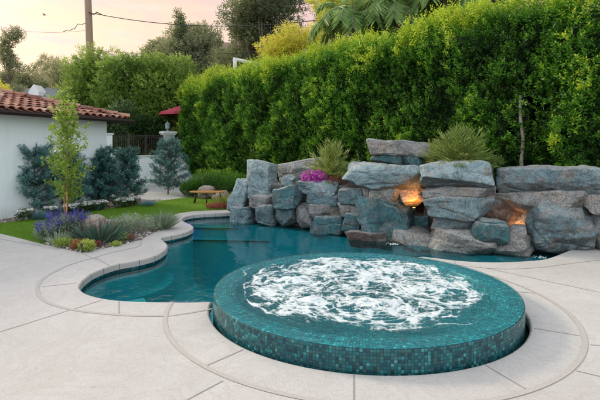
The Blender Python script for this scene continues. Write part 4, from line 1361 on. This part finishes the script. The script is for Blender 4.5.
# red umbrella beyond
ub = P3(180, 112, 24.1)
um = thing('parasol', 'closed-looking dark red parasol peeking out above the pillar lantern', 'parasol', (ub.x, 24.1, 0))
mb = MB(); mb.tube([(0, 0, 0), (0, 0, 3.95)], .025, 8); mb.build('pole', M['iron'], um)
mb = MB(); vs = [(0, 0, 4.05)] + [(1.12 * math.cos(PI * q / 4), 1.12 * math.sin(PI * q / 4), 3.66) for q in range(8)] + [(1.12 * math.cos(PI * q / 4), 1.12 * math.sin(PI * q / 4), 3.53) for q in range(8)]
mb.add(vs, [(0, 1 + q, 1 + (q + 1) % 8) for q in range(8)] + [(1 + q, 9 + q, 9 + (q + 1) % 8, 1 + (q + 1) % 8) for q in range(8)]); mb.build('canopy', M['red'], um)
um['label'] = 'open dark red parasol peeking out beside the hedge above the pillar lantern'

# ---------------------------------------------------------------- utility pole and wires
up_ = P3(90, 70, 27)
po = thing('utility_pole', 'tall weathered wooden utility pole rising behind the far hedge', 'utility pole', (up_.x, 27, -.03))
mb = MB(); mb.tube([(.18, 0, 0), (.05, 0, 6), (-.2, 0, 12.8)], [.24, .21, .19], 12); mb.build('shaft', M['wood_pole'], po, True)
mb = MB(); mb.tube([(-.12, -.15, 9.25), (-.4, -.2, 9.12), (-.62, -.2, 9.16), (-.8, -.2, 8.9), (-1.1, -.2, 8.78), (-1.3, -.2, 8.8), (-1.5, -.2, 8.68)], .018, 6); mb.build('loose_cable', M['cable'], po); mb = MB(); mb.tube([(-.05, -.15, 9.9), (.3, -.2, 9.7), (.5, -.2, 9.85), (.8, -.2, 9.7)], .03, 6)
mb.build('loose_cable', M['cable'], po)


def wire(p, q, sag, r, label):
    p, q = Vector(p), Vector(q); mb = MB()
    mb.tube([p.lerp(q, t) - Vector((0, 0, sag * 4 * t * (1 - t))) for t in np.linspace(0, 1, 25)], r, 5)
    tag(mb.build('overhead_wire', M['cable']), label, 'wire', 'overhead wires')


wire(P3(92, 13, 27), P3(470, -12, 22), 1.25, .022, 'thicker overhead wire sagging from the pole towards the upper right')
wire(P3(92, 50, 27), P3(330, 44, 25), .4, .014, 'thin lower overhead wire crossing in front of the far hedge')
wire(P3(270, -5, 30), P3(258, 60, 30), .05, .012, 'thin service wire dropping beside the large airy tree')
wire(P3(-20, 20, 40), P3(90, 30, 27), .5, .01, 'faint wire running from the pole to the left edge')
# white bar frame behind the hedge
d_ = 21.0
gf = P3(235, 64, d_); g2 = P3(259, 66, d_)
wf = thing('goal_frame', 'white tubular goal frame corner showing above the hedge', 'goal', (gf.x, d_, 0))
mb = MB(); mb.box(0, 0, (P3(235, 58, d_).z) / 2, .16, .12, P3(235, 58, d_).z); mb.build('upright', M['whitemetal'], wf)
mb = MB(); mb.tube([(-.08, 0, P3(235, 59, d_).z), (1.3, .6, P3(258, 63, d_).z)], .085, 6); mb.build('crossbar', M['whitemetal'], wf)
# shed and hut over the roof line
sh = P3(38, 92, 42)
nb2 = thing('shed', 'small blue-grey roofed outbuilding with a white gable over the tiled roof', 'shed', (sh.x, 42, 0))
mb = MB(); mb.box(0, 0, 3.2, 3.6, 2.5, 6.4); mb.build('wall', M['white_wall'], nb2)
mb = MB(); mb.add([(-2.6, -1.6, 6.3), (2.9, -1.6, 6.3), (2.9, 1.6, 6.3), (-2.6, 1.6, 6.3), (-2.0, 0, 7.4), (2.3, 0, 7.4)], [(0, 1, 5, 4), (1, 2, 5), (2, 3, 4, 5), (3, 0, 4), (3, 2, 1, 0)]); mb.build('roof', M['bluegrey'], nb2)
mb = MB(); mb.add([(.25, -1.9, 6.2), (1.15, -1.9, 6.2), (1.15, -1.9, 6.9), (.7, -1.9, 7.5), (.25, -1.9, 6.9), (.25, -.6, 6.2), (1.15, -.6, 6.2), (1.15, -.6, 6.9), (.7, -.6, 7.5), (.25, -.6, 6.9)], [(0, 1, 2, 3, 4), (1, 6, 7, 2), (5, 0, 4, 9), (2, 7, 8, 3), (9, 4, 3, 8)]); mb.build('dormer', M['whitemetal'], nb2)
# distant house roof by the big tree
dh = P3(228, 44, 60)
hb = thing('distant_house', 'low brown-roofed house on the rise between the distant trees', 'house', (dh.x, 60, 0))
mb = MB(); mb.box(0, 0, 7.3, 9, 5, 14.6); mb.build('wall', plain('far_wall_tan', (.35, .30, .25), .9), hb)
mb = MB(); mb.add([(-5.5, -3, 14.4), (5.5, -3, 14.4), (5.5, 3, 14.4), (-5.5, 3, 14.4), (-2.5, 0, 15.9), (2.5, 0, 15.9)], [(0, 1, 5, 4), (1, 2, 5), (2, 3, 4, 5), (3, 0, 4), (3, 2, 1, 0)]); mb.build('roof', plain('far_roof_brown', (.20, .13, .10), .9), hb)
# low hills
xs = np.linspace(-500, 500, 120); vs = []; fs = []
for i, x in enumerate(xs):
    h = 26 + 10 * math.sin(x * .012 + 1) + 5 * math.sin(x * .05) + (25 if x > 0 else 0) * min(1, abs(x) / 100)
    vs += [(x, 300, -1), (x, 330, h * .7), (x, 420, h)]
for i in range(len(xs) - 1):
    for j in (0, 1): fs.append((3 * i + j, 3 * i + 3 + j, 3 * i + 4 + j, 3 * i + 1 + j))
tag(link('hills', mesh(vs, fs, True), plain('hazy_hillside', (.40, .37, .26), 1, .2, .05)), kind='structure')  # haze painted into the hillside colour
# a bird
b = P3(44.5, 15, 50)
bd = thing('bird', 'small dark bird flying in the upper left sky', 'bird', b)
mb = MB()
mb.tube([(-.22, 0, -.01), (-.12, 0, 0), (0, 0, .02), (.12, 0, .02), (.2, 0, .0)], [.01, .05, .065, .045, .01], 6); mb.build('body', M['iron'], bd, True)
for sgn in (-1, 1):
    mb = MB(); mb.add([(-.05, 0, .03), (.08, 0, .03), (.02, sgn * .3, .14), (-.05, sgn * .32, .12), (-.12, sgn * .62, .05)], [(0, 1, 2, 3), (3, 2, 4)]); mb.build('wing', M['iron'], bd)


# ---------------------------------------------------------------- garden plants
def conifer(px, py, top, wpx, label, seed, tint=.46, n=2400):
    x, y = G(px, py); h = (1.7 - (top - 150) * y / F) * .90; w = wpx * y / F / 2
    t = thing('conifer', label, 'conifer', (x, y, -.01), 0, 'blue-green conifers along the white walls')
    trunk(t, (0, 0, 0), (.02, 0, h * .9), .03, .01, M['bark'], .012)
    r_ = np.random.default_rng(seed)
    OO = []; SS = []; TT = []
    nb_ = 46; mb = MB()
    for i in range(nb_):
        z = h * (.08 + .86 * (i / nb_) + .02 * r_.random()); a = i * 2.4 + r_.random() * .6
        rad = w * (1.22 - .80 * (z / h) ** 1.6) * (.62 + .42 * r_.random()) * (.8 if z / h < .16 else 1)
        e = .35 + .5 * (z / h) + r_.normal() * .1
        d = np.array([math.cos(a), math.sin(a), math.tan(e) * .75])
        tip = np.array([0, 0, z]) + d * rad
        mb.tube([(0, 0, z), tuple(tip)], [.008, .003], 4, False)
        m = int(n / nb_ * (.6 + rad / w * .7))
        tt_ = r_.random(m) ** .6
        pts = np.array([0, 0, z]) + d * rad * tt_[:, None] + r_.normal(size=(m, 3)) * .045
        OO.append(pts); SS.append(np.tile(d, (m, 1)) + np.array([0, 0, .45]) + r_.normal(size=(m, 3)) * .45)
        TT.append(tint - .34 + .50 * tt_ + r_.normal() * .09 + .05 * r_.normal(size=m))
    mb.build('branches', M['bark'], t)
    O_ = np.concatenate(OO)
    link('needles', shoots(O_, np.concatenate(SS), .10, 10, .05, .017, np.clip(np.concatenate(TT), 0, 1), .8), M['bluecon'], t)


conifer(34, 214.5, 143, 50, 'bushy blue-green conifer against the white house wall, nearest the left edge', 1)
conifer(67, 210.5, 150, 44, 'blue-green conifer half hidden behind the young yellow-green tree', 2, .40)
conifer(103, 206.5, 146, 30, 'slim dark blue-green conifer near the house corner', 3, .34)
conifer(126, 203.5, 146, 36, 'full dark blue-green conifer in front of the gap between house and garden wall', 4, .36)
conifer(168, 194.5, 136, 40, 'lone blue-green conifer in front of the white garden wall', 5, .40)


def tuft(name, label, cat, px, py, r, h, n, mat, L, W, tint=.45, spread=1.0, group=None, flowers=None, arch=0):
    x, y = G(px, py)
    t = thing(name, label, cat, (x, y, -.005), 0, group)
    a = rng.random(n) * 6.28; q = rng.random(n) ** .5
    O_ = np.column_stack([np.cos(a) * q * r * .35, np.sin(a) * q * r * .35, np.zeros(n)])
    S_ = np.column_stack([np.cos(a) * q * spread, np.sin(a) * q * spread, 1.05 - .5 * q]) + rng.normal(size=(n, 3)) * .12
    if L is None:
        ll = np.hypot(r, h) * (.6 + .4 * rng.random(n)) * (h / max(r, h) + (1 - h / max(r, h)) * q)
        link('blades', leafmesh(O_, S_, ll, W, np.clip(tint + rng.normal(size=n) * .15 + .1 * (1 - q), 0, 1), fold=.3), mat, t)
    else:
        c = np.array([0, 0, h * .5])
        p, d = in_ball(n, c, (r, r, h * .55)); kp = p[:, 2] > 0
        p, d = p[kp], d[kp]
        link('leaves', shoots(p, d * .6 + np.array([0, 0, .8]), L * 1.6, 5, L, W, np.clip(tint + .25 * d[:, 2] + .2 * fbm(p, 6, 2), 0, 1), .8), mat, t)
    if flowers:
        fm, fn, fs_, spike = flowers
        a = rng.random(fn) * 6.28; q = rng.random(fn) ** .5
        base = np.column_stack([np.cos(a) * q * r * .95, np.sin(a) * q * r * .95, h * (.75 + .3 * rng.random(fn))])
        if spike:
            PP = []; DD = []
            mb = MB()
            for b in base:
                mb.tube([(b[0] * .6, b[1] * .6, h * .4), tuple(b)], .003, 4, False)
                m = 16; z = np.linspace(0, spike, m); an = np.arange(m) * 2.4
                lean = np.array([b[0], b[1], 0]) * .35
                PP.append(b + np.column_stack([np.zeros(m), np.zeros(m), z]) + lean * z[:, None] / max(r, .1)); DD.append(np.column_stack([np.cos(an), np.sin(an), np.full(m, .4)]))
            mb.build('stems', M['agave'], t)
            PP = np.concatenate(PP); DD = np.concatenate(DD)
        else:
            rep = 7; PP = np.repeat(base, rep, 0); an = np.tile(np.arange(rep) * 2 * PI / rep, fn)
            DD = np.column_stack([np.cos(an), np.sin(an), np.full(len(an), .35)])
        link('flowers', leafmesh(PP, DD, fs_, fs_ * .7, np.clip(.5 + rng.normal(size=len(PP)) * .25, 0, 1)), M[fm], t)
    return t


def ptuft(*a, **k): return tuft(*a, **k)


FG = 'blue fescue tufts along the house wall'
ptuft('fescue', 'round tuft of blue fescue grass in front of the leftmost conifer', 'grass tuft', 40, 219.5, .19, .24, 520, M['fescue'], None, .008, .6, group=FG)
ptuft('fescue', 'tuft of blue fescue between the white flowers behind the young tree', 'grass tuft', 63.5, 214, .17, .20, 420, M['fescue'], None, .008, .55, group=FG)
ptuft('fescue', 'tuft of blue fescue amid white flowers near the house corner', 'grass tuft', 95, 210.5, .17, .19, 420, M['fescue'], None, .008, .55, group=FG)
ptuft('fescue', 'pale blue fescue tuft standing alone right of all the white flowers', 'grass tuft', 148, 206, .22, .16, 480, M['fescue'], None, .009, .75, group=FG)
WG = 'white flowering plants along the house wall'
for (px, py, lab) in ((24, 221, 'small white flowering plant nearest the left edge'), (50, 217.5, 'white flowering plant just right of the leftmost fescue tuft'), (70, 214.5, 'white flowering plant behind the young tree trunk'),
                      (84, 212.5, 'white flowering plant right of the young tree trunk'), (91, 211.5, 'white flowering plant touching the third fescue tuft'), (101, 210, 'white flowering plant below the slim dark conifer'),
                      (119, 208, 'white flowering plant left of the full dark conifer trunk'), (127, 207, 'white flowering plant directly below the full dark conifer'), (134, 205.5, 'rightmost white flowering plant of the wall planting')):
    ptuft('flowering_plant', lab, 'flower', px, py, .16, .25, 110, M['darkshrub'], .05, .025, .6, group=WG, flowers=('white', 20, .085, 0))
# near bed
ptuft('salvia', 'large clump of violet-blue flower spikes around the young tree', 'flower', 64, 238.5, .30, .36, 260, M['silver'], .07, .018, .3, group='violet flower clumps', flowers=('purple', 60, .026, .20))
ptuft('salvia', 'smaller violet-blue flower clump at the left corner of the bed', 'flower', 49, 241.5, .22, .26, 170, M['silver'], .06, .016, .35, group='violet flower clumps', flowers=('purple', 32, .028, .15))
ptuft('salvia', 'violet-blue flower clump beside the tan boulder', 'flower', 78, 236, .20, .32, 150, M['silver'], .06, .016, .3, group='violet flower clumps', flowers=('purple', 36, .03, .17))
ptuft('agave', 'dark green spiky agave rosette in the bed by the pool', 'agave', 101, 243, .44, .40, 150, M['agave'], None, .034, .4, spread=1.25)
ptuft('silver_shrub', 'wide silvery green shrub right of the agave', 'shrub', 133, 234, .36, .32, 380, M['silver'], .07, .012, .5, flowers=('redfl', 14, .02, 0))
ptuft('silver_shrub', 'low silvery shrub tucked behind the agave', 'shrub', 119, 233, .22, .28, 190, M['silver'], .06, .012, .45)
ptuft('silver_shrub', 'small round grey cushion shrub between two taller silvery shrubs', 'shrub', 153, 231, .20, .17, 170, M['silver'], .035, .010, .7)
ptuft('silver_shrub', 'upright silvery green shrub at the right end of the bed', 'shrub', 163.5, 229, .26, .40, 420, M['silver'], None, .016, .45, spread=.75)
ptuft('succulent', 'bright lime green ball-shaped succulent at the bed edge', 'succulent', 87, 251.5, .12, .17, 240, M['lime'], .03, .018, .55)
ptuft('succulent', 'low yellow-green succulent mat left of the orange succulent', 'succulent', 66, 246.5, .20, .11, 200, M['lime'], .035, .018, .3)
ptuft('succulent', 'orange succulent beside the lime green ball', 'succulent', 78, 249, .13, .12, 130, M['orange'], .035, .018, .5)
ptuft('succulent', 'pale striped leafy succulent behind the yellow-green mat', 'succulent', 60, 243.5, .18, .22, 120, M['silver'], None, .026, .7)
ptuft('succulent', 'small reddish succulent between the lime ball and the agave', 'succulent', 93, 247.5, .12, .09, 110, M['redfl'], .03, .016, .4)
ptuft('succulent', 'yellow-green succulent mat right of the agave', 'succulent', 119, 242, .17, .13, 180, M['lime'], .035, .018, .35)
ptuft('succulent', 'little yellow succulent at the edge below the agave', 'succulent', 116, 246, .09, .05, 70, M['lime'], .03, .016, .6)
ptuft('succulent', 'brownish low succulent right of the yellow-green mat', 'succulent', 127, 241, .13, .09, 100, M['redfl'], .03, .016, .3)


def stone(px, py, w, d, h, label, seed, mat='rock_tan', k=3.0):
    x, y = G(px, py); v, f = rockmesh((w, d, h), seed, k=k, cuts=8, n=16)
    o = link('boulder', mesh(v, f, True), M[mat]); o.location = (x, y + d / 2, h * .38)
    return tag(o, label, 'boulder', 'tan boulders in the garden')


stone(88, 237, .50, .42, .46, 'large pinkish tan boulder behind the agave', 60)
stone(103, 235, .44, .36, .30, 'lower pinkish tan boulder right of the large one', 61)
stone(124, 242, .16, .13, .10, 'small tan stone by the yellow-green mat', 62)
stone(205, 199, .62, .5, .52, 'tan boulder behind the left end of the wooden bench', 63)
stone(222, 200.5, .50, .4, .40, 'tan boulder beneath the right half of the wooden bench', 64)
stone(216, 201, .3, .3, .24, 'small tan stone in the shade under the bench', 65)

# path light
x, y = G(81.5, 253)
pl_ = thing('path_light', 'tiny black path light at the tip of the planting bed', 'lamp', (x, y + .03, 0))
mb = MB(); mb.lathe([(.012, -.02), (.012, .10), (.03, .10), (.032, .15), (.0, .16)], 0, 0, 10); mb.build('housing', M['iron'], pl_)

# young tree
x, y = G(66, 236)
yt = thing('young_tree', 'slender young tree with yellow-green leaves rising from the violet flowers', 'tree', (x, y, 0))
trunk(yt, (0, 0, 0), (.02, 0, 2.5), .022, .008, M['teak'], .02)
mb = MB(); OO = []; SS = []; TT = []
for i in range(46):
    z = .68 + 2.15 * (i / 46); a = i * 2.4
    ln_ = (.86 - .42 * (z / 2.9)) * random.uniform(.45, 1.1) * (1 if z > .95 else .7)
    if z > 2.2: ln_ = .34
    d = np.array([math.cos(a) * .72, math.sin(a) * .72, .8]); d /= np.linalg.norm(d)
    p0 = np.array([.01, 0, z * .86]); tip = p0 + d * ln_
    mb.tube([tuple(p0), tuple(p0 + d * ln_ * .5 + np.array([0, 0, -.01])), tuple(tip)], [.006, .004, .002], 4, False)
    m = 18; t_ = rng.random(m) * .85 + .15
    OO.append(p0 + d * ln_ * t_[:, None] + rng.normal(size=(m, 3)) * .018); SS.append(np.tile(d, (m, 1)) * .5 + rng.normal(size=(m, 3)) * .5); TT.append(.28 + .35 * rng.random(m) + .10 * (z / 2.9) + .1 * math.sin(i))
OO.append(np.array([[.03 + .1 * math.sin(q), .02, 2.45 + q * .035] for q in range(14)])); SS.append(np.tile([0, 0, 1.], (14, 1)) + rng.normal(size=(14, 3)) * .5); TT.append(np.full(14, .6))
mb.build('branches', M['bark'], yt)
link('leaves', shoots(np.concatenate(OO), np.concatenate(SS), .07, 3, .068, .038, np.clip(np.concatenate(TT), 0, 1), .8), M['ficus'], yt)
mb = MB(); mb.tube([(-.05, .03, -.05), (-.05, .03, 1.0)], .010, 6); mb.build('stake', M['teak'], yt)

# bench
bx_, by_ = G(207, 203.3)
be = thing('bench', 'low wooden bench with orange-brown top and dark legs on the lawn', 'bench', (bx_, by_, 0), .10)
v, f = rockmesh((1.12, .36, .07), 77, k=7, cuts=2, rough=.1, n=14)
o = link('seat', mesh(v, f, True), M['teak'], be); o.location = (0, .1, .36)
for (lx, ly) in ((-.40, -.02), (-.40, .22), (-.02, -.02), (.40, .22)):
    mb = MB(); mb.tube([(lx * 1.02, ly, -.01), (lx + .02, ly, .18), (lx * .96, ly, .34)], [.026, .018, .024], 6); mb.build('leg', M['iron'], be, True)
bag = G(206, 203)

# low box shrubs near the bench
def bush(px, py, r, h, label, n=1100, mat='hedge', tint=.34, L=.045):
    x, y = G(px, py); t = thing('shrub', label, 'shrub', (x, y, 0), 0, 'low clipped shrubs behind the bench')
    p, d = in_ball(n, (0, 0, h * .5), (r, r * .8, h * .6)); p[:, 2] = np.clip(p[:, 2], .02, None)
    nz = fbm(p + x, 2.5, 3, 3)
    link('foliage', shoots(p, d * .6 + np.array([0, 0, .8]), .1, 7, L, L * .45, np.clip(tint + .28 * d[:, 2] + .35 * nz, 0, 1), .8), M[mat], t)
    mb = MB(); mb.tube([(0, 0, 0), (0, 0, h * .5)], [.03, .015], 6); mb.build('stem', M['bark'], t)


for (px, py, r, h, lab) in ((193, 196.5, .45, .55, 'low shrub left of the wooden bench, beside the garden wall'), (207, 193.5, .7, .85, 'low shrub directly behind the wooden bench seat'), (222, 195, .7, .85, 'low shrub behind the right end of the wooden bench'), (236, 198, .55, .8, 'low shrub against the left end of the rockwork'), (246, 197, .6, .7, 'low shrub tucked behind the upright pale boulder')):
    bush(px, py, r, h, lab)
ptuft('flowering_plant', 'low dull red flowering plant at the far coping beside the rockwork', 'flower', 215, 209, .28, .15, 260, M['redfl'], .035, .018, .45)
ptuft('flowering_plant', 'small dull red flowering plant touching the rockwork foot', 'flower', 228, 209, .12, .16, 90, M['redfl'], .03, .018, .45)
ptuft('leafy_plant', 'fresh green strap-leaved plant beside the rockwork', 'plant', 226, 207.5, .26, .50, 90, M['lime'], None, .035, .05, spread=.8)


# plants growing on the rocks
def rockplant(px, py, d, name, label, cat, r, h, n, mat, L, W, tint, flowers=None, droop=.0, group=None):
    c = P3(px, py, d)
    t = thing(name, label, cat, c, 0, group)
    a = rng.random(n) * 6.28; el = rng.random(n) * 1.35 + .15
    S_ = np.column_stack([np.cos(a) * np.cos(el), np.sin(a) * np.cos(el), np.sin(el) * h / r])
    mag = np.linalg.norm(S_, axis=1)
    if L is None:                     # feather-like arching leaves
        PP = []; DD = []; TT = []
        for i in range(n):
            p = np.zeros(3); dd = S_[i] / mag[i]; ln = r * mag[i] * random.uniform(.75, 1.1); st = ln / 8
            ti = tint + random.uniform(-.2, .2)
            for q in range(8):
                p = p + dd * st; dd = dd + np.array([0, 0, -.09 * droop]); dd /= np.linalg.norm(dd)
                sd = np.cross(dd, [0, 0, 1]); sd /= np.linalg.norm(sd) + 1e-6
                if q >= 1:
                    for sg in (-1, 0, 1):
                        PP.append(p); DD.append(dd + sd * sg * .7 + rng.normal(size=3) * .12); TT.append(ti)
        me = leafmesh(np.array(PP), np.array(DD), W * 9, W, np.clip(np.array(TT), 0, 1))
    else:
        p, dd = in_ball(n, (0, 0, h * .4), (r, r * .7, h * .6)); p = p[p[:, 2] > -.05]
        me = shoots(p, rng.normal(size=p.shape) * .5 + np.array([0, 0, .6]), L, 5, L, W, np.clip(tint + .3 * fbm(p, 5, 2), 0, 1), .9)
    link('leaves', me, mat, t)
    if flowers:
        fm, fn, fs_, ctr, rad = flowers
        p, dd = in_ball(fn, ctr, rad); PP = np.repeat(p, 6, 0)
        link('flowers', leafmesh(PP, rng.normal(size=PP.shape), fs_, fs_ * .8, np.clip(.5 + rng.normal(size=len(PP)) * .25, 0, 1)), M[fm], t)
    return t


rockplant(331, 181, baseD(331) + .75, 'spiky_shrub', 'feathery yellow-green spiky shrub above the flat pale ledge', 'shrub', .52, .82, 110, M['sago'], None, .020, .62, droop=.7, group='spiky shrubs growing on the rockwork')
rockplant(460, 167, baseD(460) + .55, 'spiky_shrub', 'spiky green and bronze shrub growing in the planter rock', 'shrub', .54, .68, 150, M['sago'], None, .019, .42, droop=.5, group='spiky shrubs growing on the rockwork')
rockplant(318, 186, baseD(318) + .35, 'bougainvillea', 'trailing shrub with bright magenta flowers on the flat pale ledge', 'flower', .32, .26, 160, M['darkshrub'], .05, .025, .75, flowers=('pink', 150, .05, (-.04, -.18, .20), (.36, .15, .18)))
rockplant(340, 184, baseD(340) + .45, 'ground_cover', 'low olive green plants at the foot of the left spiky shrub', 'plant', .40, .22, 240, M['redfl'], .03, .014, .2)
rockplant(349, 182, baseD(349) + .55, 'ground_cover', 'low green plants between the left spiky shrub and the overhanging slab', 'plant', .35, .3, 220, M['sago'], .05, .014, .4)
rockplant(490, 168, baseD(490) + .6, 'ground_cover', 'trailing green plants at the right end of the planter rock', 'plant', .28, .25, 160, M['sago'], .05, .014, .35)
rockplant(432, 166, baseD(432) + .6, 'ground_cover', 'wispy dry grass at the left end of the planter rock', 'plant', .25, .5, 60, M['sago'], None, .010, .75, droop=.6)
rockplant(465, 165, baseD(465) + .42, 'succulent', 'orange flower spike among the spiky shrub in the planter rock', 'flower', .05, .22, 40, M['orange'], .035, .016, .7)

# ---------------------------------------------------------------- sky, sun, camera
SUN_EL, SUN_AZ = math.radians(24), math.radians(-58)       # azimuth from +Y towards +X
world = bpy.data.worlds.new('World'); bpy.context.scene.world = world; world.use_nodes = True
nt = world.node_tree; nt.nodes.clear()


class WN(N):
    def __init__(s): s.t = nt; s.m = world; s.out = nt.nodes.new('ShaderNodeOutputWorld')


n = WN()
sky = nt.nodes.new('ShaderNodeTexSky'); sky.sky_type = 'NISHITA'; sky.sun_disc = False
sky.sun_elevation = SUN_EL; sky.sun_rotation = SUN_AZ; sky.air_density = 1.2; sky.dust_density = 2.5
tc = n.n('TexCoord').outputs['Generated']
sp3 = n.n('SeparateXYZ', Vector=tc)
zz_ = sp3.outputs[2]
warm = n.ramp(zz_, [(0, (.98, .68, .32)), (.10, (.94, .68, .38)), (.20, (.88, .63, .42)), (.34, (.80, .53, .42)), (.75, (.72, .72, .78))])
mp = n.n('Mapping', Vector=tc); mp.inputs['Scale'].default_value = (1.4, 1.4, 7); mp.inputs['Location'].default_value = (.3, .2, .1)
cl = n.noise(mp.outputs[0], 2.3, 7, .6, .5)
lf = n.n('MapRange', Value=sp3.outputs[0]); lf.inputs[1].default_value = .05; lf.inputs[2].default_value = -.55
warm = n.mix(n.math('MULTIPLY', lf.outputs[0], .8), warm, n.ramp(zz_, [(0, (1.05, .66, .20)), (.15, (1.02, .70, .30)), (.32, (.92, .62, .36)), (.8, (.7, .7, .72))]))
warm = n.mix(n.ramp(cl, [(.40, 0.), (.58, .85)]), warm, (.82, .48, .46))
cl2 = n.noise(mp.outputs[0], 3.7, 6, .6, .3)
warm = n.mix(n.ramp(cl2, [(.55, 0.), (.72, .5)]), warm, (.93, .78, .62))
cool = n.ramp(zz_, [(0, (1.75, 1.80, 1.86)), (.3, (1.35, 1.40, 1.47)), (1, (.78, .81, .86))])
fy = n.n('MapRange', Value=sp3.outputs[1]); fy.inputs[1].default_value = -.2; fy.inputs[2].default_value = .45
fac = n.math('MULTIPLY', fy.outputs[0], n.ramp(zz_, [(.35, 1.), (.8, .2)]))
col = n.mix(fac, cool, warm)
tot = n.mix(1.0, col, n.n('VectorMath', _operation='SCALE', i0=sky.outputs[0]).outputs[0], 'ADD')
tot_node = [x for x in nt.nodes if x.type == 'VECT_MATH'][-1]; tot_node.inputs['Scale'].default_value = .045
bg = nt.nodes.new('ShaderNodeBackground'); nt.links.new(tot, bg.inputs[0]); bg.inputs[1].default_value = .95
nt.links.new(bg.outputs[0], n.out.inputs[0])

sun = bpy.data.lights.new('sun', 'SUN'); sun.energy = 2.3; sun.angle = math.radians(10); sun.color = (1, .86, .66)
so = bpy.data.objects.new('sun', sun); C.objects.link(so)
sd = Vector((math.sin(SUN_AZ) * math.cos(SUN_EL), math.cos(SUN_AZ) * math.cos(SUN_EL), math.sin(SUN_EL)))
so.rotation_euler = sd.to_track_quat('Z', 'Y').to_euler(); so.location = sd * 40

cam = bpy.data.cameras.new('camera'); co = bpy.data.objects.new('camera', cam); C.objects.link(co)
co.location = (0, 0, H); co.rotation_euler = (PI / 2, 0, 0)
cam.sensor_width = 36; cam.lens = F / 600 * 36; cam.shift_y = -50 / 600; cam.clip_end = 3000; cam.clip_start = .05
sc = bpy.context.scene; sc.camera = co
sc.view_settings.view_transform = 'Standard'; sc.view_settings.look = 'None'; sc.view_settings.exposure = 0
sc.cycles.transparent_max_bounces = 16; sc.cycles.max_bounces = 8
sc.cycles.sample_clamp_indirect = 6
